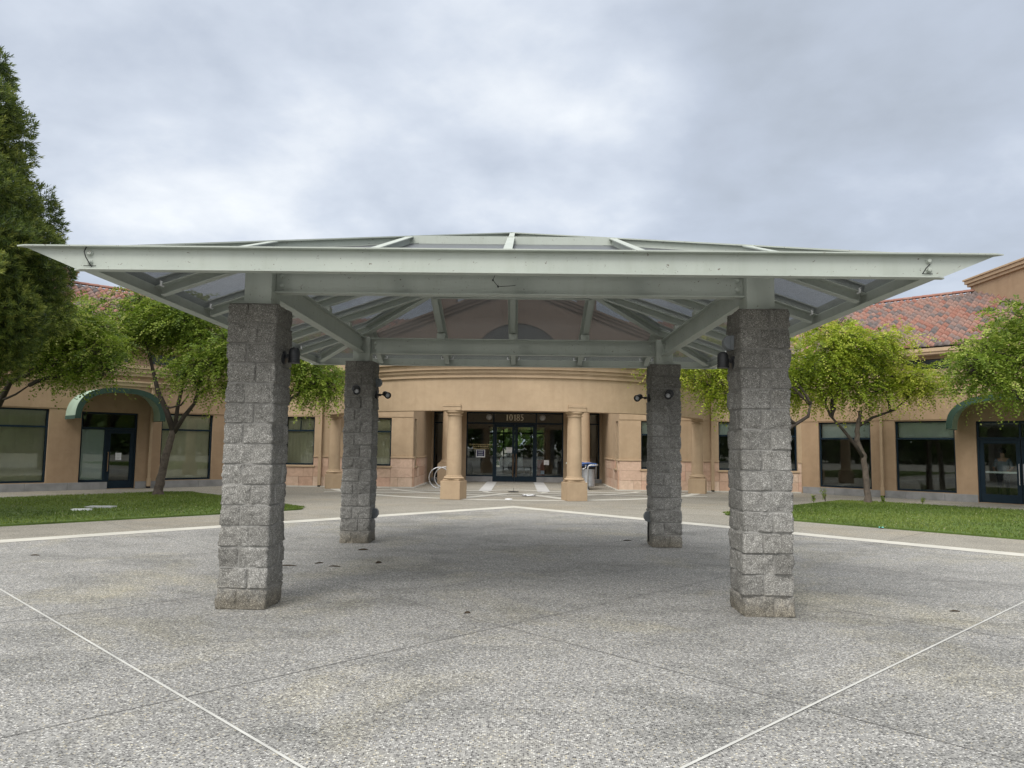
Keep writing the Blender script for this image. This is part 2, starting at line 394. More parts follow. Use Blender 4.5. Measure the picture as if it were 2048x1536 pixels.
def dup(root, loc, rotz=0.0, label=None):
    """copy a thing with its parts and sub-parts"""
    def rec(o, par):
        c = o.copy(); COL.objects.link(c)
        if par is not None: c.parent = par
        for ch in [x for x in COL.objects if x.parent == o]: rec(ch, c)
        return c
    r = rec(root, None); r.location = loc; r.rotation_euler = (0, 0, rotz); WORLD[r.name] = Vector(loc)
    if label: r['label'] = label
    return r

def frame(P0, u, n):
    P0 = Vector((P0[0], P0[1], 0)); u = Vector((u[0], u[1], 0)); n = Vector((n[0], n[1], 0))
    return lambda s, d, z: P0 + u * s + n * d + Vector((0, 0, z))

def wall_open(mb, F, s0, s1, z0, z1, th, holes):
    """one continuous wall skin with real openings; outer face at d=0"""
    ss = sorted({s0, s1, *[h[0] for h in holes], *[h[1] for h in holes]}); zs = sorted({z0, z1, *[h[2] for h in holes], *[h[3] for h in holes]})
    def solid(i, j):
        if i < 0 or j < 0 or i >= len(ss) - 1 or j >= len(zs) - 1: return False
        cs, cz = (ss[i] + ss[i + 1]) / 2, (zs[j] + zs[j + 1]) / 2
        return not any(h[0] < cs < h[1] and h[2] < cz < h[3] for h in holes)
    for i in range(len(ss) - 1):
        for j in range(len(zs) - 1):
            if not solid(i, j): continue
            a, b, c, d = ss[i], ss[i + 1], zs[j], zs[j + 1]
            mb.add([F(a, 0, c), F(b, 0, c), F(b, 0, d), F(a, 0, d)], [(0, 1, 2, 3)])
            mb.add([F(a, -th, c), F(b, -th, c), F(b, -th, d), F(a, -th, d)], [(3, 2, 1, 0)])
            for (di, dj, p, q) in ((-1, 0, (a, c), (a, d)), (1, 0, (b, c), (b, d)), (0, -1, (a, c), (b, c)), (0, 1, (a, d), (b, d))):
                if not solid(i + di, j + dj):
                    mb.add([F(p[0], 0, p[1]), F(q[0], 0, q[1]), F(q[0], -th, q[1]), F(p[0], -th, p[1])], [(0, 1, 2, 3)])

# numpy value noise
def vnoise(P, seed=0):
    P = np.asarray(P, float); i = np.floor(P).astype(np.int64); f = P - i; f = f * f * (3 - 2 * f)
    def h(x, y, z):
        n = (x * 374761393 + y * 668265263 + z * 2147483647 + seed * 1274126177) & 0xffffffff
        n = ((n ^ (n >> 13)) * 1274126177) & 0xffffffff
        n = ((n ^ (n >> 16)) * 2246822519) & 0xffffffff
        return ((n ^ (n >> 15)) & 0xffff) / 65535.0
    r = 0
    for dx in (0, 1):
        for dy in (0, 1):
            for dz in (0, 1):
                w = (f[..., 0] if dx else 1 - f[..., 0]) * (f[..., 1] if dy else 1 - f[..., 1]) * (f[..., 2] if dz else 1 - f[..., 2])
                r = r + w * h(i[..., 0] + dx, i[..., 1] + dy, i[..., 2] + dz)
    return r * 2 - 1

# ------------------------------------------------------------------ ground
def flat(name, polys, z, mat, label=None, kind='structure'):
    mb = MB()
    for p in polys:
        mb.add([(x, y, z) for x, y in p], [tuple(range(len(p)))])
    o = mb.build(name, mat, fix=False)
    # faces must look up
    me = o.data
    if any(p.normal.z < 0 for p in me.polygons):
        import bmesh
        bm = bmesh.new(); bm.from_mesh(me)
        for f in bm.faces:
            if f.normal.z < 0: f.normal_flip()
        bm.to_mesh(me); bm.free()
    return tag(o, label, None, None, kind)

flat('ground', [[(-600, -600), (600, -600), (600, 700), (-600, 700)]], 0.0, 'walk', 'tan exposed aggregate paving round the plaza and buildings')
A = 19.95
flat('plaza', [[(0, A), (-A, 0), (0, -A), (A, 0)]], 0.004, 'plaza', 'grey exposed aggregate plaza set diagonally under the pavilion')
B = 20.55
flat('paving_band', [[(0, B), (0, A), (-A, 0), (-B, 0)], [(0, B), (B, 0), (A, 0), (0, A)], [(-B, 0), (-A, 0), (0, -A), (0, -B)], [(B, 0), (0, -B), (0, -A), (A, 0)]], 0.008, 'band', 'pale concrete band edging the grey plaza')

def strip(p, q, w):
    p = Vector(p); q = Vector(q); n = (q - p).normalized(); n = Vector((-n.y, n.x)) * (w / 2)
    return [tuple(p - n), tuple(q - n), tuple(q + n), tuple(p + n)]
js = []
for c in (6.85, 11.17, 15.5):
    t = (c + A) / 2                    # from edge to edge of the diamond
    js += [strip((-(A - c) / 2 + 0, (A + c) / 2), ((c + A) / 2, (c - A) / 2), 0.010)]     # X+Y = c
    js += [strip(((A - c) / 2, (A + c) / 2), (-(c + A) / 2, (c - A) / 2), 0.010)]         # Y-X = c
flat('paving_joint', js, 0.0062, 'joint', 'dark saw cut joints crossing the grey plaza')
c = 2.75
ws = [strip((-8.85, 11.30), (4.2, -1.0), 0.019), strip((8.75, 11.16), (-4.3, -1.0), 0.019)]
flat('sealed_joint', [ws[0]], 0.0078, 'sealant', 'white sealed joint running in from the left of the plaza')
flat('sealed_joint', [ws[1]], 0.0090, 'sealant', 'white sealed joint running in from the right of the plaza')
js2 = []
for sg in (-1, 1):
    for c in (1.9, 6.85, 11.17):
        a = (B, c)     # continue Y-|X| = c outwards over the tan walk to the lawn edge (|X|+Y from B to 23.8)
        js2.append(strip((sg * (B - c) / 2, (B + c) / 2), (sg * (23.7 - c) / 2, (23.7 + c) / 2), 0.010))
    for k in range(7):
        c = 13.4 - 4.4 * k
        js2.append(strip((sg * (35.4 - c) / 2, (35.4 + c) / 2), (sg * (39.5 - c) / 2, (39.5 + c) / 2), 0.010))
flat('walk_joint', js2, 0.004, 'joint', 'dark joints across the tan walks beside the lawns')

# entrance paving pattern: arcs, circle and straight bands
def ring(c, r0, r1, a0, a1, n=48):
    out = []
    for i in range(n):
        a, b = a0 + (a1 - a0) * i / n, a0 + (a1 - a0) * (i + 1) / n
        out.append([(c[0] + r * math.cos(t), c[1] - r * math.sin(t)) for r, t in ((r0, a), (r1, a), (r1, b), (r0, b))])
    return out
C0 = (0, 30.0)
flat('entrance_paving_arc', ring(C0, 6.98, 7.30, R(14), R(166)) + ring(C0, 4.9, 5.12, R(22), R(158)), 0.0042, 'band', 'pale curved bands in the paving under the entrance canopy')
flat('entrance_paving_circle', ring((0, 27.1), 0.98, 1.2, 0, 2 * math.pi), 0.0062, 'band', 'pale paving circle in front of the entrance doors')
sp = []
for sg in (-1, 1):
    sp += [strip((sg * .30, 26.0), (sg * 1.75, 23.3), 0.42), strip((sg * 1.15, 27.3), (sg * 6.2, 27.2), 0.26), strip((sg * 0.9, 26.1), (sg * 6.6, 25.6), 0.26)]
flat('entrance_paving_spoke', sp, 0.0082, 'band', 'pale straight bands fanning out from the paving circle')
flat('entrance_paving_path', [strip((-1.12, 34.55), (-1.12, 27.2), 0.46), strip((1.05, 34.55), (1.05, 27.2), 0.46)], 0.0104, 'band_grey', 'two grey paving bands leading to the entrance doors')
flat('road', [[(-90, 46.5), (90, 46.5), (90, 60), (-90, 60)], [(-90, -46), (90, -46), (90, -34), (-90, -34)]], 0.006, 'asphalt', 'dark asphalt parking lanes behind and in front of the centre')

# lawns
def lawn(sg):
    def P(a, b): return (sg * (a - b) / 2, (a + b) / 2)        # a = |X|+Y, b = Y-|X|
    pts = [P(23.8, 13.1)]
    # tip and back corner rounded
    pts = []
    def corner(pa, pb, pc, r):
        pa, pb, pc = Vector(pa), Vector(pb), Vector(pc)
        d0 = (pa - pb).normalized(); d1 = (pc - pb).normalized()
        for i in range(7):
            t = i / 6; pts.append(tuple((pb + d0 * r) * (1 - t) ** 2 + 2 * t * (1 - t) * pb + (pb + d1 * r) * t ** 2))
    a0, a1, b1, b0 = 23.8, 35.3, 13.55, -14.0
    corner(P(a0, b0), P(a0, b1), P(a1, b1), 0.5); corner(P(a0, b1), P(a1, b1), P(a1, b0), 1.6)
    pts += [P(a1, b0), P(a0, b0)]
    if sg > 0: pts = pts[::-1]
    side = 'left' if sg < 0 else 'right'
    mb = MB(); mb.prism(pts, 0.001, 0.035)
    tag(mb.build('lawn_bed', 'turf'), 'low turf bed of the %s lawn beside the plaza' % side, kind='structure')
    N = 62000
    a = rng.uniform(a0 - .035, a1 + .035, N * 2) + .03 * np.sin(rng.uniform(0, 6.28, N * 2)); b = b1 - (b1 - b0) * rng.uniform(0, 1, N * 2) ** 1.7
    # keep inside the rounded corners
    ok = ~((a - a0 < .3) & (b1 - b < .3)) & ~(((a1 - a) + (b1 - b)) < .75)
    a, b = a[ok][:N], b[ok][:N]; n = len(a)
    x, y = sg * (a - b) / 2, (a + b) / 2
    th = rng.uniform(0, 2 * np.pi, n); h = rng.uniform(.018, .045, n) * (1 + .35 * vnoise(np.c_[x * .9, y * .9, 0 * x], 3)); w = rng.uniform(.006, .012, n)
    lean = rng.normal(0, .022, (n, 2)); dx, dy = np.cos(th) * w, np.sin(th) * w
    V = np.empty((n, 4, 3)); z0 = np.full(n, .034)
    V[:, 0] = np.c_[x - dx, y - dy, z0]; V[:, 1] = np.c_[x + dx, y + dy, z0]
    V[:, 2] = np.c_[x + lean[:, 0] + dx * .3, y + lean[:, 1] + dy * .3, z0 + h]; V[:, 3] = np.c_[x + lean[:, 0] - dx * .3, y + lean[:, 1] - dy * .3, z0 + h]
    rd = np.clip(.45 + .3 * vnoise(np.c_[x * .55, y * .55, 0 * x], 9) + rng.normal(0, .16, n), 0, .93)
    spk = rng.uniform(0, 1, n) < .022; rd[spk] = rng.uniform(.97, 1, spk.sum())
    o = fast('lawn_grass', V.reshape(-1, 3), np.arange(n * 4).reshape(n, 4), rd, 'grass', origin=(sg * 10, 20, 0))
    tag(o, 'short mown grass of the %s lawn flecked with pale dry bits' % side, 'grass', kind='stuff')
lawn(-1); lawn(1)

# ------------------------------------------------------------------ pavilion
YC = 10.11; PX, PY = 2.586, 2.50; RO = 3.72; ZF = 3.35; SL = 0.341; RI = 1.24
pav = empty('pavilion', (0, YC, 0), 'open square pavilion with four grey block pillars and sage green steel hip roof', 'pavilion')

def pillar(cx, cy, seed, label):
    h = 0.2385; H = 0.2032
    lr = random.Random(seed)
    tz = [0, .022, .05, .09, .16, .25, .34, .43, .52, .61, .70, .79, .87, .93, .965, .985]
    rows = [(k, t) for k in range(15) for t in tz] + [(14, 1.0)]
    JO = (.05, .105)                     # vertical joints on the broad and on the narrow faces
    us4 = []
    for f in range(4):
        jx = JO[f % 2]; g = list(np.linspace(-h, h, 25)[:-1])
        for q in (-jx, jx):
            g = [x for x in g if abs(x - q) > .013 or x == -h]
            g += [q - .011, q - .0045, q, q + .0045, q + .011]
        us4.append(sorted(g))
    off4 = [0]
    for g in us4: off4.append(off4[-1] + len(g))
    nc_all = off4[-1]
    faces_dir = [((1, 0), (0, -1)), ((0, 1), (1, 0)), ((-1, 0), (0, 1)), ((0, -1), (-1, 0))]
    V = []; rnd = {}; mort = []
    planes = {}
    P = np.zeros((len(rows), nc_all, 3)); D = np.zeros((len(rows), nc_all)); Nn = np.zeros((len(rows), nc_all, 2)); BR = np.zeros((len(rows), nc_all)); MO = np.zeros((len(rows), nc_all))
    for ri, (k, t) in enumerate(rows):
        z = (k + t) * H
        for f in range(4):
            (tx, ty), (nx, ny) = faces_dir[f]
            jo = JO[f % 2] * (-1 if (k + f + seed) % 2 else 1)
            for i, s in enumerate(us4[f]):
                idx = off4[f] + i
                if i == 0:
                    px, py = faces_dir[f - 1][1]; n2 = ((nx + px) * .78, (ny + py) * .78)
                else: n2 = (nx, ny)
                P[ri, idx] = (cx + tx * s + nx * h, cy + ty * s + ny * h, z); Nn[ri, idx] = n2
                blk = (k, f, 0 if s < jo else 1)
                key = blk if not (i == 0) else (k, f, 0)
                if key not in planes:
                    planes[key] = [(lr.uniform(-.05, .05), lr.uniform(-.07, .07), lr.uniform(.010, .016)) for _ in range(2)] + [(lr.choice((-1, 1)) * lr.uniform(.05, .25), lr.choice((-1, 1)) * lr.uniform(.1, .4), lr.uniform(.014, .036))] + [lr.random()]
                pl = planes[key]
                bc = ((-h + jo) / 2 if key[2] == 0 else (h + jo) / 2); zc = (k + .5) * H
                d = min(a * (s - bc) + b * (z - zc) + c0 for a, b, c0 in pl[:3])
                d = max(d, -.006)
                ez = min(t, 1 - t) * H; ej = abs(s - jo); e = min(ez, ej)
                if k == 14 and t >= 1.0: e = 0.05
                if k == 0 and t == 0: e = 0.02
                g = min(1, max(0, (e - .0035) / .008)); g = g * g * (3 - 2 * g)
                D[ri, idx] = d * g - .004 * (1 - g); BR[ri, idx] = pl[3]; MO[ri, idx] = 1 - min(1, max(0, (e - .003) / .004))
    nz = .0085 * vnoise(P * 8, seed) + .0130 * np.abs(vnoise(P * 19, seed + 5)) - .005 + .0065 * vnoise(P * 48, seed + 9)
    D = D + nz * (1 - MO)
    P[..., 0] += Nn[..., 0] * D; P[..., 1] += Nn[..., 1] * D
    nr, nc = len(rows), nc_all
    ii, jj = np.meshgrid(np.arange(nr - 1), np.arange(nc), indexing='ij'); j2 = (jj + 1) % nc
    Q = np.stack([ii * nc + jj, ii * nc + j2, (ii + 1) * nc + j2, (ii + 1) * nc + jj], -1).reshape(-1, 4)
    # cap
    Vv = P.reshape(-1, 3); cap = np.array([[cx, cy, 15 * H]]); Vv = np.vstack([Vv, cap]); ci = len(Vv) - 1; top = (nr - 1) * nc
    Qc = np.array([[top + j, top + (j + 1) % nc, top + (j + 2) % nc, ci] for j in range(0, nc, 2)])
    rn = np.concatenate([BR[:-1].reshape(-1), np.full(len(Qc), .5)])
    mo = np.concatenate([np.maximum(MO[:-1], MO[1:]).reshape(-1) * 1.0, np.zeros(len(Qc))])
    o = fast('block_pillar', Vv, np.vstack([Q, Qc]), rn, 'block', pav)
    a = o.data.attributes.new('mortar', 'FLOAT', 'FACE'); a.data.foreach_set('value', mo.astype(np.float32))
    o['label'] = label
    return o
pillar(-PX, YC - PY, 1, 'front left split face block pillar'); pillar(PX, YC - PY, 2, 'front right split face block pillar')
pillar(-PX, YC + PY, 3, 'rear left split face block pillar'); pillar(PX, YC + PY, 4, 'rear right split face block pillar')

def Ip(w, d, tw, tf):
    return [(-w / 2, 0), (w / 2, 0), (w / 2, -tf), (tw / 2, -tf), (tw / 2, -d + tf), (w / 2, -d + tf), (w / 2, -d), (-w / 2, -d), (-w / 2, -d + tf), (-tw / 2, -d + tf), (-tw / 2, -tf), (-w / 2, -tf)]
def Bp(w, d): return [(-w / 2, 0), (w / 2, 0), (w / 2, -d), (-w / 2, -d)]
for sx in (-1, 1):
    for sy in (-1, 1):
        mb = MB(); x, y = sx * PX, YC + sy * PY
        mb.box(x - .14, x + .14, y - .14, y + .14, 3.050, 3.476); mb.box(x - .17, x + .17, y - .17, y + .17, 3.048, 3.062)
        mb.build('steel_post', 'steel', pav, bevel=.004)
ZB0, ZB1 = 3.20, 3.47
def main_beam(p0, p1):
    mb = MB(); mb.beam((*p0, ZB1), (*p1, ZB1), (0, 0, 1), Ip(.13, .27, .012, .014))
    o = mb.build('main_beam', 'steel', pav)
    a = (Vector(p1) - Vector(p0)).normalized(); n = Vector((-a.y, a.x))
    for e, sgn in ((Vector(p0), 1), (Vector(p1), -1)):
        for q in (1, -1):
            c2 = e + a * sgn * .065 + n * q * .0075
            pm = MB(); pm.rbox((c2.x, c2.y), .115, .004, ZB0 + .05, ZB1 - .05, math.atan2(a.y, a.x)); pm.build('connection_plate', 'steel', o)
            for z in (3.285, 3.385):
                bm_ = MB(); c3 = e + a * sgn * .065 + n * q * .0095
                bm_.lathe([(.030, 0), (.030, .008), (.023, .010), (.023, .024), (.016, .028)], (c3.x, c3.y, z), 8, axis=(n.x * q, n.y * q, 0)); bm_.build('bolt', 'steel', o)
    return o
ym, yp = YC - PY, YC + PY
beams = [main_beam((-PX + .141, ym), (PX - .141, ym)), main_beam((-PX + .141, yp), (PX - .141, yp)), main_beam((-PX, ym + .141), (-PX, yp - .141)), main_beam((PX, ym + .141), (PX, yp - .141))]

rot4 = [Matrix.Rotation(k * math.pi / 2, 2) for k in range(4)]
def W(k, o, d, z):                       # slope k (0 faces the camera): o along the eave, d outwards
    v = rot4[k] @ Vector((o, -d)); return Vector((v.x, YC + v.y, z))
def zt(d): return ZF + (RO - d) * SL
bearer = {0: (beams[0], PY), 1: (beams[3], PX), 2: (beams[1], PY), 3: (beams[2], PX)}
clip_mesh = None
for k in range(4):
    bo, bd = bearer[k]
    for o in (-2.48, -1.24, 0, 1.24, 2.48):
        d1 = RI + .035 if abs(o) < 2 else abs(o) + .05
        mb = MB(); p0 = W(k, o, RO - .012, zt(RO - .012)); p1 = W(k, o, d1, zt(d1))
        mb.beam(p0, p1, (0, 0, 1), Ip(.085, .195, .010, .012))
        up = Vector((0, 0, 1))
        mb.beam(p0 - up * .100, p1 - up * .100, (0, 0, 1), Bp(.165, .009))
        ro = mb.build('rafter', 'steel', pav)
        if abs(o) < 2:
            bp = MB(); q = W(k, o, bd, 0); zz = zt(bd) - .2
            bp.box(q.x - .07, q.x + .07, q.y - .07, q.y + .07, ZB1 + .001, zz - .004); bp.build('bearing_plate', 'steel', bo)
        for sgn in (-1, 1):
            cp = MB(); q = W(k, o + sgn * .11, RO - .10, zt(RO - .1) - .125); q2 = W(k, o + sgn * .055, RO - .10, zt(RO - .1) - .125)
            cp.tube([q + Vector((0, 0, .05)), q, q2], .011, 6); cp.build('mesh_clip', 'white', ro)
    # hip
    mb = MB(); mb.beam(W(k, RO - .09, RO - .09, zt(RO - .09)), W(k, .03, .03, zt(.03)), (0, 0, 1), Ip(.10, .205, .012, .014))
    mb.beam(W(k, RO - .13, RO - .13, zt(RO - .13) - .1), W(k, .03, .03, zt(.03) - .1), (0, 0, 1), Bp(.2, .009)); mb.build('hip_rafter', 'steel', pav)
    mb = MB(); mb.beam(W(k, 0, RI - .03, zt(RI - .03)), W(k, 0, .06, zt(.06)), (0, 0, 1), Ip(.07, .15, .010, .012)); mb.build('upper_rafter', 'steel', pav)
    mb = MB(); mb.beam(W(k, -RI, RI, zt(RI)), W(k, RI, RI, zt(RI)), (0, 0, 1), [(-.03, 0), (.03, 0), (.03, -.27), (-.05, -.27), (-.05, -.258), (.018, -.258), (.018, -.012), (-.03, -.012)]); mb.build('ring_beam', 'steel', pav)
    # perforated sheets, one per bay
    r_ = RO - .011
    bays = [[(-r_, r_), (-2.48, r_), (-2.48, 2.48)], [(-2.48, r_), (-1.24, r_), (-1.24, 1.24), (-2.48, 2.48)], [(-1.24, r_), (0, r_), (0, 1.24), (-1.24, 1.24)], [(0, r_), (1.24, r_), (1.24, 1.24), (0, 1.24)],
            [(1.24, r_), (2.48, r_), (2.48, 2.48), (1.24, 1.24)], [(2.48, r_), (r_, r_), (2.48, 2.48)], [(-1.22, 1.22), (1.22, 1.22), (0, .02)]]
    for b_ in bays:
        mb = MB(); mb.add([W(k, o, d, zt(d) - .088) for o, d in b_], [tuple(range(len(b_)))]); mb.build('perforated_panel', 'perf', pav, fix=False)
mb = MB(); mb.lathe([(.08, -.2), (.08, -.02), (.04, -.01)], (0, YC, zt(0)), 12); mb.build('apex_plate', 'steel', pav)

# eave fascia channels; front and rear ones end in pointed prows
def fascia_long(y, out):
    mb = MB(); t = .012; xw = 3.81; xt = 4.31; zb, z1 = 3.150, 3.344
    mb.extr([(-xw, y, zb), (xw, y, zb), (xt - .03, y, z1), (-xt + .03, y, z1)], (0, -out * t, 0))
    fl = .062
    # top flange tapering to the tips
    top = [(-xt - .03, y + out * fl * .55), (-xt + .05, y + out * fl), (xt - .05, y + out * fl), (xt + .03, y + out * fl * .55), (xt - .03, y - out * .02), (-xt + .03, y - out * .02)]
    mb.prism(top, z1 + .0005, z1 + .0125)
    bot = [(-xw - .02, y + out * .01), (-xw + .06, y + out * fl), (xw - .06, y + out * fl), (xw + .02, y + out * .01), (xw + .02, y - out * .03), (-xw - .02, y - out * .03)]
    mb.prism(bot, zb - .012, zb - .0005)
    f = mb.build('eave_fascia', 'steel', pav)
    for sx in (-1, 1):
        for z in (3.215, 3.295):
            b_ = MB(); b_.lathe([(.026, 0), (.026, .008), (.019, .010), (.019, .024), (.012, .028)], (sx * 3.70, y + out * .001, z), 8, axis=(0, out, 0)); b_.build('bolt', 'steel', f)
    return f
ff = fascia_long(YC - RO, -1); fascia_long(YC + RO, 1)
for sx in (-1, 1):
    mb = MB(); mb.beam((sx * RO, YC - RO + .014, 3.350), (sx * RO, YC + RO - .014, 3.350), (0, 0, 1),
                       [(-sx * -.075, 0), (-sx * -.075, -.012), (-sx * .0, -.012), (-sx * .0, -.188), (-sx * -.075, -.188), (-sx * -.075, -.200), (sx * -.050, -.200), (sx * -.050, -.190), (-sx * .012, -.188), (-sx * .012, 0)])
    mb.build('eave_fascia', 'steel', pav)
cab = MB(); yf = YC - RO - .028
cab.tube([(-3.725, yf, 3.345), (-3.735, yf - .012, 3.30), (-3.715, yf - .016, 3.25), (-3.68, yf - .012, 3.19), (-3.66, yf - .01, 3.165)], .005, 6)
cab.tube([(-3.74, yf, 3.176), (-3.63, yf, 3.176)], .0035, 6); o = cab.build('stray_cable', 'black', pav); o['label'] = 'black cable over the left fascia bolts'
cab = MB(); cab.tube([(3.70, yf, 3.262), (3.66, yf - .01, 3.225), (3.625, yf - .01, 3.172)], .0045, 6); cab.tube([(3.63, yf, 3.176), (3.72, yf, 3.176)], .0035, 6)
o = cab.build('stray_cable', 'black', pav); o['label'] = 'black cable by the right fascia bolts'
cab = MB(); yb = ym - .075
cab.tube([(-.13, yb, 3.44), (-.165, yb, 3.352), (-.11, yb, 3.285), (.01, yb, 3.292), (.07, yb, 3.296)], .0035, 6); cab.lathe([(.003, -.012), (.011, 0), (.003, .012)], (-.165, yb, 3.352), 8); cab.lathe([(.003, -.012), (.011, 0), (.003, .012)], (-.11, yb, 3.285), 8)
o = cab.build('stray_cable', 'black', pav); o['label'] = 'thin dangling wire on the front beam'

# ------------------------------------------------------------------ fixtures on the pillars
def downlight(x, y, sx, label):
    z = 2.545; xf = sx * (abs(PX) - .235)     # pillar face it is fixed to
    t = empty('wall_downlight', (xf, y, z), label, 'wall light', 'dark dome downlights on the front pillars')
    s = -1 if sx > 0 else 1                   # points into the pavilion
    mb = MB(); mb.lathe([(.070, -.015), (.070, .022), (.056, .03)], (xf, y, z - .02), 20, axis=(s, 0, 0)); mb.build('back_plate', 'dark', t, smooth=True, autos=40)
    mb = MB(); xl = x; mb.tube([(xf + s * .02, y, z - .02), (xf + s * .05, y, z + .004), (xl, y, z + .004)], .014, 8); mb.lathe([(.02, -.012), (.02, .012)], (xf + s * .055, y, z + .004), 12, axis=(0, 1, 0)); mb.build('arm', 'dark', t)
    mb = MB(); mb.lathe([(.056, -.055), (.058, .045), (.052, .07), (.040, .088), (.020, .098), (.002, .101)], (xl, y, z - .005), 24)
    for i in range(3): mb.lathe([(.060, 0), (.060, .006)], (xl, y, z - .05 + i * .02), 24)
    mb.lathe([(.060, -.075), (.062, -.055), (.056, -.055)], (xl, y, z), 24)
    mb.build('lamp_head', 'dark', t, smooth=True, autos=35)
    mb = MB(); mb.lathe([(.050, -.073), (.050, -.069)], (xl, y, z), 20); mb.build('lens', 'lens', t)
downlight(-2.235, YC - PY + .02, -1, 'dark dome downlight on inner face of front left block pillar')
downlight(2.235, YC - PY + .02, 1, 'dark dome downlight beneath a grey box on front right pillar')

def spotlight(p, face, aim, label):
    """bullet spot: p lamp centre, face the point on the pillar it is fixed to"""
    p = Vector(p); face = Vector(face); n = (p - face); n.z = 0; aim = Vector(aim).normalized()
    ax = Vector((1, 0, 0)) if abs(n.x) > abs(n.y) else Vector((0, 1, 0)); ax = ax * (1 if n.dot(ax) > 0 else -1)
    t = empty('spotlight', tuple(face), label, 'spotlight', 'dark bullet spotlights on the rear pillars')
    mb = MB(); mb.lathe([(.07, -.02), (.07, .018), (.055, .026)], face, 20, axis=ax); mb.build('back_plate', 'dark', t, smooth=True, autos=40)
    mb = MB(); k = face + ax * .06; mb.tube([face + ax * .02, k, p - aim * .02], .013, 8); mb.lathe([(.02, -.02), (.02, .02)], k, 10, axis=(0, 0, 1)); mb.build('arm', 'dark', t)
    mb = MB(); mb.lathe([(.012, -.09), (.035, -.08), (.046, -.05), (.052, .06), (.058, .075), (.058, .085), (.048, .085), (.046, .062)], p, 22, axis=aim); mb.build('lamp_head', 'dark', t, smooth=True, autos=35)
    mb = MB(); mb.lathe([(.046, .064), (.03, .07), (.001, .072)], p, 20, axis=aim); mb.build('lens', 'lens', t, smooth=True)
yr = YC + PY; fr = yr - .25
spotlight((-2.60, fr - .13, 2.545), (-2.63, fr + .005, 2.57), (.35, -1, -.45), 'dark bullet spotlight on front face of rear left pillar')
spotlight((-2.165, yr - .02, 2.50), (-2.335, yr, 2.49), (.55, -.8, -.3), 'dark round spotlight beneath a box on inner side of rear left pillar')
spotlight((2.165, yr - .02, 2.50), (2.335, yr, 2.49), (-.55, -.8, -.3), 'dark round spotlight sticking out of inner side of rear right pillar')
spotlight((2.60, fr - .13, 2.53), (2.64, fr + .005, 2.55), (-.35, -1, -.45), 'dark bullet spotlight on front face of rear right pillar')

def cover_box(x, y, z, s, hh, label, tail=False):
    """hooded weatherproof outlet cover, projecting along s in x"""
    t = empty('outlet_box', (x, y, z), label, 'outlet box', 'grey weatherproof boxes on the pillars')
    mb = MB(); mb.box(min(x - s * .012, x + s * .022), max(x - s * .012, x + s * .022), y - .058, y + .058, z - hh, z + hh); mb.build('back_box', 'boxgrey', t, bevel=.004)
    mb = MB(); pr = [(x + s * .0225, z + hh), (x + s * .06, z + hh * .92), (x + s * .088, z + hh * .35), (x + s * .088, z - hh * .35), (x + s * .05, z - hh * .95), (x + s * .0225, z - hh * .95)]
    mb.extr([(a, y - .052, b) for a, b in pr], (0, .104, 0)); mb.build('hooded_cover', 'boxgrey', t, bevel=.004)
    if tail:
        mb = MB(); mb.tube([(x + s * .015, y, z - hh), (x + s * .02, y, z - hh - .2), (x + s * .005, y, z - hh - .33)], .013, 8); mb.build('conduit', 'dark', t)
cover_box(2.335, YC - PY + .05, 2.735, -1, .075, 'grey hooded box above the downlight on front right pillar')
cover_box(-2.335, yr, 2.70, 1, .075, 'grey hooded box high on rear left pillar above its spotlight')
cover_box(-2.335, yr, .48, 1, .085, 'grey hooded outlet box near the foot of rear left pillar')
cover_box(2.335, yr, .485, -1, .085, 'grey hooded outlet box near the foot of rear right pillar', True)

# ------------------------------------------------------------------ community centre building
FY = 28.7; CX = 11.05; DY = 34.7; ZP = 4.36
bld = empty('community_center', (0, 30, 0), 'tan stucco community centre with red tile roofs, round columned entrance canopy and angled wings', 'building')
BF = {}
for sg in (-1, 1):
    BF['wing', sg] = frame((sg * CX, FY), (sg * S2, -S2), (-sg * S2, -S2))
    BF['front', sg] = frame((sg * 4.0, FY), (sg, 0), (0, -1))
    BF['side', sg] = frame((sg * 4.0, FY), (0, 1), (-sg, 0))
BF['door'] = frame((0, DY), (1, 0), (0, -1))
WL = 16.0

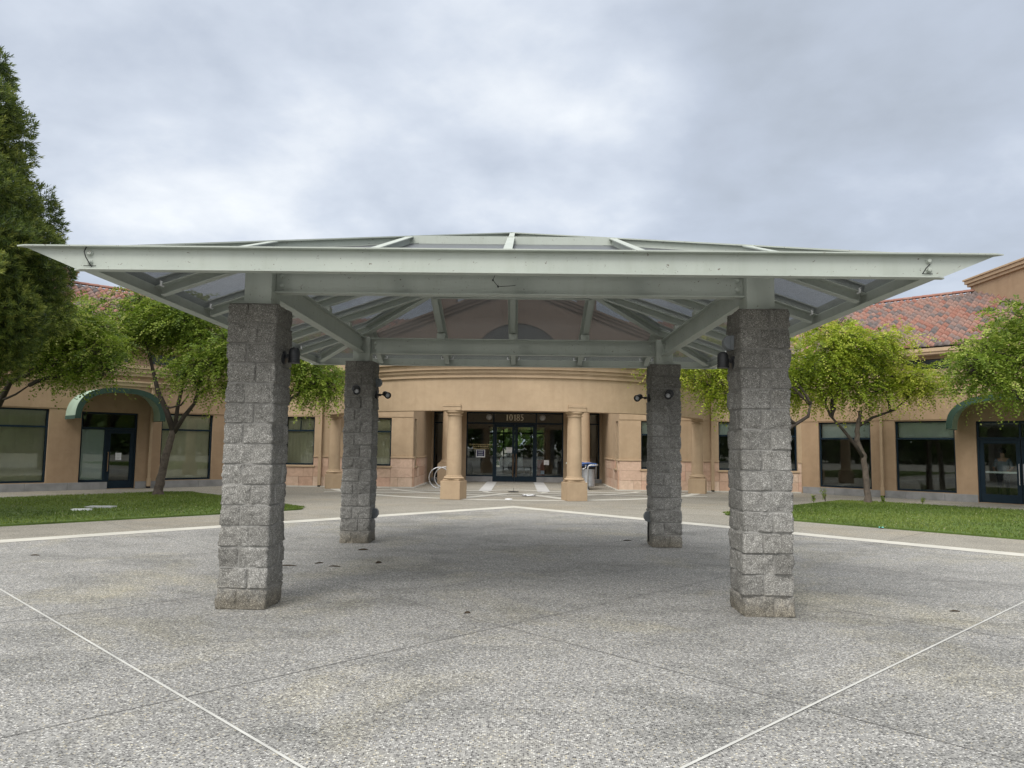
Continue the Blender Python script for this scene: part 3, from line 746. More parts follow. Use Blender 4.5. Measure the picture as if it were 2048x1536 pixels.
def window(F, s0, s1, z0, z1, bar=None, mull=None, shade=None, sill=None, fd=-.10, glass='glass', par=None, backing=None):
    fw = .055; mb = MB()
    mb.boxl(F, s0, s0 + fw, fd - .06, fd + .02, z0, z1); mb.boxl(F, s1 - fw, s1, fd - .06, fd + .02, z0, z1)
    mb.boxl(F, s0 + fw, s1 - fw, fd - .06, fd + .02, z0, z0 + fw + .01); mb.boxl(F, s0 + fw, s1 - fw, fd - .06, fd + .02, z1 - fw, z1)
    zs = [z0 + fw + .01, z1 - fw]
    if bar:
        mb.boxl(F, s0 + fw, s1 - fw, fd - .06, fd + .022, bar - .03, bar + .03); zs = [z0 + fw + .01, bar - .03, bar + .03, z1 - fw]
    if mull:
        a = bar + .03 if bar else z0 + fw + .01
        mb.boxl(F, mull - .012, mull + .012, fd - .058, fd + .021, a, z1 - fw)
    w = mb.build('window', 'navy', bld)
    for i in range(0, len(zs), 2):
        g = MB(); g.boxl(F, s0 + fw, s1 - fw, fd - .026, fd - .020, zs[i], zs[i + 1]); g.build('pane', glass, w)
    if shade:
        mat, za, zb = shade; g = MB()
        n = 24; pts = []                       # soft ripples of hanging cloth
        for i in range(n + 1):
            s = s0 + .06 + (s1 - s0 - .12) * i / n; d = fd - .12 + .006 * math.sin(i * 1.9) + .004 * math.sin(i * .7 + s0)
            pts.append((s, d))
        vs = [F(s, d, za) for s, d in pts] + [F(s, d, zb) for s, d in pts] + [F(s, d - .006, za) for s, d in pts] + [F(s, d - .006, zb) for s, d in pts]
        m_ = n + 1; fs = []
        for i in range(n): fs += [(i, i + 1, m_ + i + 1, m_ + i), (2 * m_ + i + 1, 2 * m_ + i, 3 * m_ + i, 3 * m_ + i + 1)]
        g.add(vs, fs); g.build('roller_shade', mat, w)
    if sill is not None:
        g = MB(); g.boxl(F, s0 - .06, s1 + .06, -.10, .085, sill - .035, sill + .03); g.build('sill', 'trim', w, bevel=.006)
    return w

def ashlar(F, s0, s1, z0, z1, d=.045, seed=1, caps=True):
    """random coursed facing stones with open joints"""
    lr = random.Random(seed); mb = MB(); hs = []; z = z0
    n = max(1, round((z1 - z0) / .33)); hz = (z1 - z0) / n
    for i in range(n):
        s = s0
        while s < s1 - .01:
            w = min(lr.choice((.38, .55, .72, .9)), s1 - s)
            if s1 - (s + w) < .22: w = s1 - s
            g = .004
            mb.boxl(F, s + g, s + w - g, .0, d + lr.uniform(-.002, .003), z0 + i * hz + g, z0 + (i + 1) * hz - g, lr.random())
            s += w
    return mb

def downspout(F, s, ztop, zboot, parent=bld):
    mb = MB(); mb.boxl(F, s - .045, s + .045, .055, .135, zboot, ztop)
    o = mb.build('downspout', 'trim', parent, bevel=.006)
    mb = MB(); mb.boxl(F, s - .06, s + .06, .045, .15, .07, zboot + .02); mb.build('boot', 'trim', o, bevel=.006)
    mb = MB(); mb.boxl(F, s - .055, s + .055, .047, .14, .01, .068); mb.build('outlet', 'black', o)
    mb = MB(); mb.boxl(F, s - .10, s + .10, .05, .2, ztop, ztop + .2); mb.build('hopper', 'trim', o, bevel=.01)

def cornice(F, s0, s1, dz=0.0, parent=bld):
    mb = MB()
    mb.boxl(F, s0, s1, .0205, .07, 3.62 + dz, 3.74 + dz); mb.boxl(F, s0, s1, .0205, .12, 3.742 + dz, 3.80 + dz)
    mb.boxl(F, s0, s1, .0205, .10, 3.98 + dz, 4.10 + dz); mb.boxl(F, s0, s1, .0205, .15, 4.102 + dz, 4.25 + dz); mb.boxl(F, s0, s1, -.33, .19, 4.252 + dz, ZP + dz)
    return mb.build('cornice', 'trim', parent, bevel=.006)

for sg in (-1, 1):
    Fw, Ff, Fs = BF['wing', sg], BF['front', sg], BF['side', sg]
    side = 'left' if sg < 0 else 'right'
    if sg < 0:
        wins = [(.78, 2.66), (6.24, 8.12), (9.1, 10.98), (11.9, 13.78)]; door = (3.48, 5.28)
    else:
        wins = [(.66, 2.55), (3.38, 5.26), (9.3, 11.2), (12.1, 14.0)]; door = (5.88, 8.30)
    # wing wall
    mb = MB(); holes = [(a, b, .27, 2.70) for a, b in wins] + [(door[0], door[1], .012, 2.66)]
    wall_open(mb, Fw, 0, WL, 0, 3.0, .3, holes)
    mb.boxl(Fw, 0.002, WL, -.3, .02, 3.002, 4.25)
    mb.boxl(Fw, 0.002, WL, .0002, .02, 2.74, 3.001)
    o = mb.build('wing_wall', 'stucco', bld, bevel=0); o['label'] = '%s wing stucco wall' % side
    mb = MB()
    cuts = [(0.02, door[0])] + [(door[1], WL)] if sg > 0 else [(0.02, door[0] + .92 - .02), (door[1] - .0, WL)]
    if sg < 0: cuts = [(0.02, door[0] - .0), (door[0] + .90, WL)]
    for a, b in cuts:
        s = a
        while s < b - .01:
            w = min(1.22, b - s); mb.boxl(Fw, s + .003, s + w - .003, .0005, .035, .0, .25, random.random()); s += w
        mb.build('stone_plinth', 'plinth', bld, bevel=.006); mb = MB()
    cornice(Fw, -.1, WL, .002 * (sg + 1))
    for i, (a, b) in enumerate(wins):
        if sg < 0: window(Fw, a, b, .27, 2.70, 2.11, None, ('cream_shade', .30, 2.66))
        else: window(Fw, a, b, .27, 2.70, 2.09, None, ('grey_shade', 2.10, 2.66))
    downspout(Fw, 3.05 if sg < 0 else 2.95, 3.6, .34)
    # awning over the wing door
    c = (door[0] + door[1]) / 2 if sg < 0 else 7.09
    hw = 1.40 if sg < 0 else 1.75; d1 = 1.22; zb = 2.39; rise = 1.06
    def arch(hw_, rise_, n=28):
        return [(c + hw_ * (-1 if math.cos(t) < 0 else 1) * abs(math.cos(t)) ** .72, zb + rise_ * abs(math.sin(t)) ** .80) for t in [math.pi * i / n for i in range(n + 1)]]
    oa = arch(hw, rise); ia = arch(hw - .012, rise - .012)
    mb = MB(); n = len(oa)
    vs = [Fw(s, .022, z) for s, z in oa] + [Fw(s, d1, z) for s, z in oa] + [Fw(s, .022, z) for s, z in ia] + [Fw(s, d1, z) for s, z in ia]
    fs = []
    for i in range(n - 1): fs += [(i, i + 1, n + i + 1, n + i), (2 * n + i + 1, 2 * n + i, 3 * n + i, 3 * n + i + 1), (n + i, n + i + 1, 3 * n + i + 1, 3 * n + i)]
    mb.add(vs, fs); aw = mb.build('awning', 'awning_top', bld, smooth=True, autos=30, fix=False)
    aw['label'] = 'green barrel awning over the %s wing door' % side
    va = arch(hw + .004, rise + .004); vb = arch(hw - .17, rise - .17)
    mb = MB(); vs = [Fw(s, d1 + .002, z) for s, z in va] + [Fw(s, d1 + .002, z) for s, z in vb] + [Fw(s, d1 + .016, z) for s, z in va] + [Fw(s, d1 + .016, z) for s, z in vb]
    fs = []
    for i in range(n - 1): fs += [(i, i + 1, n + i + 1, n + i), (2 * n + i, 2 * n + i + 1, 3 * n + i + 1, 3 * n + i), (i, i + 1, 2 * n + i + 1, 2 * n + i), (n + i, n + i + 1, 3 * n + i + 1, 3 * n + i)]
    mb.add(vs, fs); mb.build('valance', 'awning', aw)
    mb = MB()
    for e in (-1, 1):
        mb.boxl(Fw, c + e * (hw + .002) - .006, c + e * (hw + .002) + .006, .03, d1 - .01, zb - .02, zb + .10)
    mb.build('hem', 'awning', aw)
    # wing door set
    fd = -.10
    mb = MB()
    mb.boxl(Fw, door[0], door[0] + .06, fd - .06, fd + .03, .012, 2.66); mb.boxl(Fw, door[1] - .06, door[1], fd - .06, fd + .03, .012, 2.66)
    mb.boxl(Fw, door[0] + .06, door[1] - .06, fd - .06, fd + .03, 2.60, 2.66); mb.boxl(Fw, door[0] + .06, door[1] - .06, fd - .06, fd + .03, 2.06, 2.14)
    leaves = [(door[0] + .06, door[0] + .96)] if sg < 0 else [(door[0] + .06, 7.085), (7.095, door[1] - .06)]
    if sg < 0:
        mb.boxl(Fw, door[0] + .96, door[0] + 1.03, fd - .06, fd + .03, .012, 2.06); mb.boxl(Fw, door[0] + 1.03, door[1] - .06, fd - .06, fd + .03, .255, .33)
        mb.boxl(Fw, door[0] + 1.03, door[1] - .06, fd - .20, fd - .02, .012, .2545)
    else:
        mb.boxl(Fw, 7.06, 7.12, fd - .06, fd + .03, 2.14, 2.60)
    ds = mb.build('door_frame', 'navy', bld)
    g = MB(); g.boxl(Fw, door[0] + .06, door[1] - .06, fd - .03, fd - .024, 2.14, 2.60); g.build('pane', 'glass', ds)
    if sg < 0:
        g = MB(); g.boxl(Fw, door[0] + 1.03, door[1] - .06, fd - .03, fd - .024, .33, 2.06); g.build('pane', 'glass', ds)
        g = MB(); g.boxl(Fw, door[0] + 1.035, door[1] - .065, fd - .045, fd - .035, .335, 2.055); g.build('frosted_film', 'film', ds)
    for li, (a, b) in enumerate(leaves):
        mb = MB(); st = .13
        mb.boxl(Fw, a + .004, a + st, fd - .05, fd + .006, .02, 2.055); mb.boxl(Fw, b - st, b - .004, fd - .05, fd + .006, .02, 2.055)
        mb.boxl(Fw, a + st, b - st, fd - .05, fd + .006, .02, .29); mb.boxl(Fw, a + st, b - st, fd - .05, fd + .006, 1.93, 2.055)
        dr = mb.build('door', 'navy', bld)
        g = MB(); g.boxl(Fw, a + st, b - st, fd - .026, fd - .02, .29, 1.93); g.build('pane', 'glass', dr)
        e = b - .06 if sg < 0 else (b - .055 if li == 0 else a + .055)
        h = MB(); h.tube([Fw(e, fd + .008, .62), Fw(e, fd + .07, .62), Fw(e, fd + .07, 1.28), Fw(e, fd + .008, 1.28)], .014, 8); h.build('handle', 'bronze' if sg < 0 else 'galv', dr)
        if sg > 0:
            h = MB(); h.boxl(Fw, a + st - .02, b - st + .02, fd - .12, fd - .07, .97, 1.03); h.build('push_bar', 'grey_shade', dr)
    # frontal wall
    fwins = [(.85, 2.0), (3.85, 5.0), (5.75, 6.88)]
    mb = MB(); wall_open(mb, Ff, 0, CX - 4.0, 0, 3.0, .3, [(a, b, .84, 2.70) for a, b in fwins])
    mb.boxl(Ff, 0.002, CX - 4.0 - .002, -.3, .02, 3.002, 4.25)
    mb.boxl(Ff, 0.0, CX - 4.0 - .002, .0002, .02, 2.74, 3.001)
    mb.build('front_wall', 'stucco_front', bld)
    cornice(Ff, 3.0, CX - 4.0 + .05, .001)
    for i, (a, b) in enumerate(fwins):
        sh = ('cream_shade', .88, 2.66) if sg < 0 else (('grey_shade', 2.16, 2.66) if i < 2 else None)
        window(Ff, a, b, .84, 2.70, 2.17, (a + b) / 2 if (sg < 0 and i == 1) else None, sh, .80)
    # pink stone facing with cap
    cl = MB(); prev = 0
    for a, b in fwins + [(CX - 4.0 - .04, CX - 4.0)]:
        q = ashlar(Ff, prev, a - .0, .03, 1.14, seed=int(50 + a * 10)); cl.add(q.v, []); off = len(cl.v) - len(q.v)
        cl.f += [[i + off for i in f] for f in q.f]; cl.r += q.r
        if b - a > .2:
            q = ashlar(Ff, a, b, .03, .76, seed=int(70 + a * 10)); cl.add(q.v, []); off = len(cl.v) - len(q.v)
            cl.f += [[i + off for i in f] for f in q.f]; cl.r += q.r
        prev = b
    q = ashlar(Fs, .0, .35, .03, 1.14, seed=3); off = len(cl.v); cl.add(q.v, []); cl.f += [[i + off for i in f] for f in q.f]; cl.r += q.r
    q = ashlar(Fs, .35, 1.0, .03, .76, seed=4); off = len(cl.v); cl.add(q.v, []); cl.f += [[i + off for i in f] for f in q.f]; cl.r += q.r
    q = ashlar(Fs, 1.0, 4.2, .03, 1.14, seed=5); off = len(cl.v); cl.add(q.v, []); cl.f += [[i + off for i in f] for f in q.f]; cl.r += q.r
    cl.build('stone_facing', 'ashlar', bld, bevel=.004)
    prev = -.07; spans = []
    for a, b in fwins: spans.append((Ff, prev, a - .001, .001, .075, 1.142, 1.205)); prev = b + .001
    spans += [(Ff, prev, CX - 4.0 - .05, .001, .075, 1.142, 1.205), (Fs, .002, .35, .001, .073, 1.143, 1.204), (Fs, 1.0, 4.2, .001, .073, 1.143, 1.204), (Fs, .31, 1.05, -.06, .09, .765, .83)]
    for sp_ in spans:
        mb = MB(); mb.boxl(*sp_); mb.build('stone_band', 'trim', bld, bevel=.008)
    mb = MB(); mb.boxl(Ff, -.12, CX - 4.0 - .1, .05, .14, .0, .045); mb.boxl(Fs, -.05, 4.6, .05, .13, .0, .043); mb.build('base_kerb', 'band', bld)
    downspout(Ff, 3.58, 3.6, 1.26)
    # recess side wall with a slot window
    mb = MB(); wall_open(mb, Fs, .302, DY - FY, 0, 4.10, .3, [(.37, .98, .84, 2.70)]); mb.build('recess_wall', 'stucco_front', bld)
    window(Fs, .37, .98, .84, 2.70, None, None, None, None)
    # rooms behind: back wall, floor, ceiling so the windows look into something
    Fb = Fw
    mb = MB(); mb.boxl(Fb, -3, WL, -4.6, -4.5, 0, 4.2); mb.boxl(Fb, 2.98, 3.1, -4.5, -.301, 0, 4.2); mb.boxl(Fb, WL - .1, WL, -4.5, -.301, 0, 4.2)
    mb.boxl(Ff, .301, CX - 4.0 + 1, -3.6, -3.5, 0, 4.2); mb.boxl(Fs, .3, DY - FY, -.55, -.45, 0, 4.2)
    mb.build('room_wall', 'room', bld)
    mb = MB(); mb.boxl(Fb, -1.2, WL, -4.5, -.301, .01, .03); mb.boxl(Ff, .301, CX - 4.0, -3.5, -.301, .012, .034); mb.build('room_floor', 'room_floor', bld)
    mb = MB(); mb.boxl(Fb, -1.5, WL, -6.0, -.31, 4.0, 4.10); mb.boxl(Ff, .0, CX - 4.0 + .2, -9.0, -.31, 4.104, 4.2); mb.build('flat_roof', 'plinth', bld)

# entrance glazing wall at the back of the recess
Fd = BF['door']; OX = -.08
mb = MB()
wall_open(mb, Fd, -4.0, 4.0, 0, 3.34, .25, [(-3.9, -2.72, .18, 3.26), (-2.34 + OX + .06, 2.28 + OX, .0, 3.26), (2.72, 3.9, .18, 3.26)])
mb.build('entrance_wall', 'stucco_front', bld)
mb = MB()
for a, b, d0_, d1_, h_ in ((-4.0, -2.7, .001, .03, .17), (2.66, 4.0, .001, .03, .17), (-2.34 + OX + .07, -1.03 + OX, -.14, .012, .245), (1.03 + OX, 2.27 + OX, -.14, .012, .245)):
    mb = MB(); mb.boxl(Fd, a, b, d0_, d1_, 0, h_); mb.build('stone_plinth', 'plinth', bld, bevel=.006)
xl, xr = -2.28 + OX, 2.28 + OX; fd = -.05
mb = MB()
for x in (xl, -1.03 + OX, .97 + OX, xr - .06): mb.boxl(Fd, x, x + .06, fd - .07, fd + .03, .0 if abs(x - OX) < 1.5 else .247, 3.26)
for a, b in ((xl + .06, -1.03 + OX), (1.03 + OX, xr - .06)):
    mb.boxl(Fd, a, b, fd - .07, fd + .03, .247, .31); mb.boxl(Fd, a, b, fd - .07, fd + .03, 2.70, 2.77); mb.boxl(Fd, a, b, fd - .07, fd + .03, 3.20, 3.26)
mb.boxl(Fd, -.97 + OX, .97 + OX, fd - .07, fd + .03, 2.70, 2.78); mb.boxl(Fd, -.97 + OX, .97 + OX, fd - .07, fd + .03, 3.20, 3.26)
ef = mb.build('entrance_frame', 'navy', bld)
for a, b, z0, z1 in ((xl + .06, -1.03 + OX, .31, 2.70), (1.03 + OX, xr - .06, .31, 2.70), (xl + .06, -1.03 + OX, 2.77, 3.20), (1.03 + OX, xr - .06, 2.77, 3.20), (-.97 + OX, .97 + OX, 2.78, 3.20)):
    g = MB(); g.boxl(Fd, a, b, fd - .025, fd - .018, z0, z1); g.build('pane', 'glass_clear' if z1 < 2.75 else 'glass', ef)
for a, b, e in ((-.97 + OX, OX - .004, -1), (OX + .004, .97 + OX, 1)):
    mb = MB(); st = .12
    mb.boxl(Fd, a + .003, a + st, fd - .05, fd + .008, .012, 2.695); mb.boxl(Fd, b - st, b - .003, fd - .05, fd + .008, .012, 2.695)
    mb.boxl(Fd, a + st, b - st, fd - .05, fd + .008, .012, .27); mb.boxl(Fd, a + st, b - st, fd - .05, fd + .008, 2.56, 2.695)
    dr = mb.build('entrance_door', 'navy', bld)
    g = MB(); g.boxl(Fd, a + st, b - st, fd - .025, fd - .018, .27, 2.56); g.build('pane', 'glass_clear', dr)
    hx = OX + e * .075
    h = MB(); h.tube([Fd(hx, fd + .008, .24), Fd(hx, fd + .07, .24), Fd(hx, fd + .07, 1.30), Fd(hx, fd + .008, 1.30)], .017, 8); h.build('handle', 'bronze', dr)
for sg in (-1, 1):
    window(Fd, min(sg * 2.72, sg * 3.9), max(sg * 2.72, sg * 3.9), .18, 3.26, 2.74, None, None, None)

# lobby seen through the doors, with its own rear doors open to the daylight
Fl = frame((0, 45.0), (1, 0), (0, -1))
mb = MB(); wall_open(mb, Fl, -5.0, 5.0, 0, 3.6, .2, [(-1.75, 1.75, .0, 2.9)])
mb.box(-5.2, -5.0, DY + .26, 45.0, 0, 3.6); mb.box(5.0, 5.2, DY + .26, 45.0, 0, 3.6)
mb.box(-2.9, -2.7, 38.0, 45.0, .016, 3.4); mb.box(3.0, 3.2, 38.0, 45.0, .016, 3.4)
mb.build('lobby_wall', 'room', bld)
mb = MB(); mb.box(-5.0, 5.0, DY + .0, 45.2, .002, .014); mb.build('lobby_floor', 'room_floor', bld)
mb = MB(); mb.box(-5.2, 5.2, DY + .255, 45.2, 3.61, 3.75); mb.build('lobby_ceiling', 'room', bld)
mb = MB(); fz = 2.9
for x in (-1.75, -.84, .0, .84, 1.69): mb.boxl(Fl, x - .03 if x else -.05, x + .06 if x else .05, -.12, -.03, .015, fz)
mb.boxl(Fl, -1.72, 1.69, -.118, -.032, 2.42, 2.52); mb.boxl(Fl, -1.72, 1.69, -.118, -.032, 2.84, 2.90); mb.boxl(Fl, -.78, .81, -.117, -.033, .015, .22); mb.boxl(Fl, -.78, .81, -.19, -.15, 1.00, 1.06)
rd_ = mb.build('rear_door_frame', 'navy', bld)
g = MB(); g.boxl(Fl, -1.72, 1.72, -.08, -.075, .02, 2.84); g.build('pane', 'glass_clear', rd_)
mb = MB(); mb.box(-1.9, -1.2, 40.2, 40.7, .016, 1.12); mb.box(-1.95, -1.15, 40.15, 40.75, 1.122, 1.16); mb.box(.35, .85, 42.1, 42.4, .5, 1.75); mb.box(.40, .45, 42.2, 42.25, .016, .5); mb.box(.75, .80, 42.2, 42.25, .016, .5)
o = mb.build('reception_desk', 'room', bld)

# house number in serif figures and lettering on the glass
def poly_ring(mb, cx, cz, rx, rz, tx, tz, y, n=28, a0=0, a1=2 * math.pi, dep=.012):
    vs = []
    for i in range(n + 1):
        a = a0 + (a1 - a0) * i / n
        for yy in (y, y - dep):
            vs += [(cx + rx * math.cos(a), yy, cz + rz * math.sin(a)), (cx + (rx - tx) * math.cos(a), yy, cz + (rz - tz) * math.sin(a))]
    fs = []
    for i in range(n):
        q = i * 4; p = q + 4
        fs += [(q + 2, p + 2, p + 3, q + 3), (q, p, p + 2, q + 2), (q + 1, q + 3, p + 3, p + 1), (q, q + 1, p + 1, p)]
    mb.add(vs, fs)
def numerals(y, x0, z0, h):
    mb = MB(); w = h * .50; adv = h * .64; y_ = y
    def bar(xa, xb, za, zb): mb.box(xa, xb, y_ - .012, y_, za, zb)
    def quadp(pts): mb.extr([(a, y_, b) for a, b in pts], (0, -.012, 0))
    def one(x):
        bar(x + w * .34, x + w * .64, z0, z0 + h * .93); bar(x + w * .18, x + w * .80, z0, z0 + h * .055)
        quadp([(x + w * .12, z0 + h * .80), (x + w * .379, z0 + h * .86), (x + w * .60, z0 + h), (x + w * .60, z0 + h * .93), (x + w * .379, z0 + h * .93)])
    def zero(x): poly_ring(mb, x + w * .52, z0 + h * .5, w * .54, h * .5, w * .27, h * .075, y_)
    def eight(x):
        poly_ring(mb, x + w * .5, z0 + h * .75, w * .44, h * .25, w * .19, h * .07, y_); poly_ring(mb, x + w * .5, z0 + h * .265, w * .52, h * .285, w * .22, h * .075, y_ - .0006)
    def five(x):
        bar(x + w * .20, x + w * .86, z0 + h * .90, z0 + h); bar(x + w * .20, x + w * .30, z0 + h * .52, z0 + h * .90)
        poly_ring(mb, x + w * .42, z0 + h * .32, w * .50, h * .33, w * .24, h * .10, y_ - .0006, a0=-2.5, a1=1.95)
    one(x0 - .02); zero(x0 + adv * .82); one(x0 + adv * 1.86); eight(x0 + adv * 2.66); five(x0 + adv * 3.66)
    return mb
o = numerals(DY + .01, -.50, 2.868, .29).build('house_number', 'cream', bld); o['label'] = 'cream figures 10185 on the glass above the entrance doors'

def text(name, body, size, loc, mat, parent=None, ext=.002, rot=(math.pi / 2, 0, 0), align='CENTER'):
    cu = bpy.data.curves.new(name, 'FONT'); cu.body = body; cu.size = size; cu.align_x = align; cu.extrude = ext
    tmp = bpy.data.objects.new('tmp', cu); COL.objects.link(tmp)
    dg = bpy.context.evaluated_depsgraph_get(); me = bpy.data.meshes.new_from_object(tmp.evaluated_get(dg))
    bpy.data.objects.remove(tmp)
    mt = Matrix.Translation(loc) @ Matrix.Rotation(rot[2], 4, 'Z') @ Matrix.Rotation(rot[0], 4, 'X')
    me.transform(mt); me.materials.clear(); me.materials.append(M[mat])
    ob = bpy.data.objects.new(name, me); COL.objects.link(ob); adopt(ob, parent); return ob
yg = DY + .05 + .012
for i, ln in enumerate(('Quinlan Community Center', 'Parks & Recreation', 'Department Hours')):
    o = text('window_lettering', ln, .095, (-1.68, yg, 1.70 - i * .092), 'gold', bld); o['label'] = 'gold lettering on the glass left of the doors, reading ' + ln

# portico: curved fascia on columns
aE = 12.0
mb = MB(); mb.arc([(6.96, 2.74), (7.40, 2.74), (7.40, 4.20), (6.96, 4.20)], R(aE - 1.8), R(180 - aE + 1.8), 72)
cf = mb.build('canopy_fascia', 'stucco_front', bld, smooth=True, autos=30)
mb = MB()
for i_, (q, z0, z1) in enumerate(((7.47, 3.76, 3.86), (7.54, 3.90, 3.995), (7.62, 3.997, 4.16), (7.74, 4.162, 4.40))):
    mb.arc([(7.401, z0), (q, z0), (q, z1), (7.401, z1)], R(aE - 1.8), R(180 - aE + 1.8), 72)
mb.arc([(7.401, 3.862), (7.50, 3.862), (7.50, 3.898), (7.401, 3.898)], R(aE - 1.8), R(180 - aE + 1.8), 72)
mb.build('cornice', 'trim', cf, smooth=True, autos=30)
mb = MB(); poly = [(6.97 * math.cos(a), 30 - 6.97 * math.sin(a)) for a in [R(aE - 1.5) + (math.pi - 2 * R(aE - 1.5)) * i / 48 for i in range(49)]]
mb.box(-3.99, 3.99, 31.95, DY - .001, 3.31, 3.44); mb.build('canopy_soffit', 'stucco_front', bld)
mb = MB(); mb.box(-4.3, 4.3, 31.95, 33.8, 3.445, 4.35); mb.build('entrance_lintel', 'stucco_front', bld)

def column(x, y, ang, ped, zp, r, ztop, name='column', cap=True):
    mb = MB(); mb.rbox((x, y), ped, ped, .0, zp - .055, ang); mb.rbox((x, y), ped - .10, ped - .10, zp - .054, zp, ang)
    c = mb.build(name, 'trim', bld, bevel=.012)
    mb = MB(); mb.lathe([(r + .065, zp + .001), (r + .085, zp + .03), (r + .065, zp + .06), (r + .03, zp + .075), (r + .03, zp + .10), (r, zp + .115)] + [(r - .022 * ((k / 8) ** 1.6), zp + .115 + (ztop - .16 - zp - .115) * k / 8) for k in range(1, 9)] + ([(r - .02, ztop - .155), (r + .015, ztop - .15), (r + .02, ztop - .125), (r - .01, ztop - .115), (r - .01, ztop - .08), (r + .05, ztop - .045), (r + .055, ztop - .001)] if cap else [(r - .022, ztop - .001)]), (x, y, 0), 36)
    mb.build('shaft', 'trim', c, smooth=True, autos=35)
    return c
for x in (-1.90, 1.85):
    a = math.asin(x / 7.16); column(x, 30 - math.sqrt(7.16 ** 2 - x * x), a, .64, .62, .235, 2.738)
    mb = MB(); ca, sa = math.cos(a), math.sin(a)
    Fp = frame((7.40 * sa, 30 - 7.40 * ca), (ca, sa), (sa, -ca))
    mb.boxl(Fp, -.29, .29, -.02, .035, 2.743, 2.86); mb.boxl(Fp, -.30, .30, -.02, .05, 2.862, 2.905); mb.boxl(Fp, -.285, .285, -.02, .03, 2.907, 2.955)
    mb.build('pilaster_block', 'trim', cf, bevel=.004)
for x in (-6.83, 6.77):
    a = math.asin(x / 7.16); column(x, 30 - math.sqrt(7.16 ** 2 - x * x), a, .62, .59, .215, 2.738)
for x in (-2.98, 2.96): column(x, 32.25, 0, .80, .93, .255, 3.309, cap=False)

# upper storey, tiled roofs, gables
def tiles(P, u, v, L, D, pitch=.262, course=.345, seed=1, name='tile_roof', keep=None):
    """clay barrel tiles: P eave corner, u along the eave, v up the slope; each tile has its own crown, lip and tone"""
    lr = np.random.default_rng(seed); P = np.array(P, float); u = np.array(u, float); v = np.array(v, float); nrm = np.cross(u, v)
    if nrm[2] < 0: nrm = -nrm
    nc, nr_ = int(L / pitch), int(D / course); k = 9
    t = np.linspace(0, 1, k); hgt = np.where(t < .66, .085 * np.sin(np.pi * np.clip(t / .66, 0, 1)) ** .75, -.012 * np.sin(np.pi * np.clip((t - .66) / .34, 0, 1)))
    I, J = np.meshgrid(np.arange(nc), np.arange(nr_), indexing='xy'); I = I.ravel(); J = J.ravel()
    if keep is not None:
        ok = np.array([keep((i + .5) * pitch, (j + .5) * course) for i, j in zip(I, J)], bool); I, J = I[ok], J[ok]
    n = len(I); jit = lr.normal(0, .004, n)
    s = (I[:, None] + t[None, :]) * pitch + jit[:, None]
    def row(dv, lift, hs=1.0): return P + s[..., None] * u + (J[:, None, None] * course + dv) * v + (hgt[None, :, None] * hs + lift) * nrm
    drop = row(-.02 + jit[:, None, None], .0, .15); low = row(-.02 + jit[:, None, None], .050); up = row(course + .01, .004)
    V = np.stack([drop, low, up], 1).reshape(-1, 3)
    b = (np.arange(n) * 3 * k)[:, None, None]; r_ = np.arange(2)[None, :, None] * k; c_ = np.arange(k - 1)[None, None, :]
    q0 = (b + r_ + c_); Q = np.stack([q0, q0 + 1, q0 + k + 1, q0 + k], -1).reshape(-1, 4)
    tone = np.clip(lr.beta(1.25, 1.25, n), 0, 1); rd = np.repeat(tone, 2 * (k - 1))
    return fast(name, V, Q, rd, 'tile', bld)

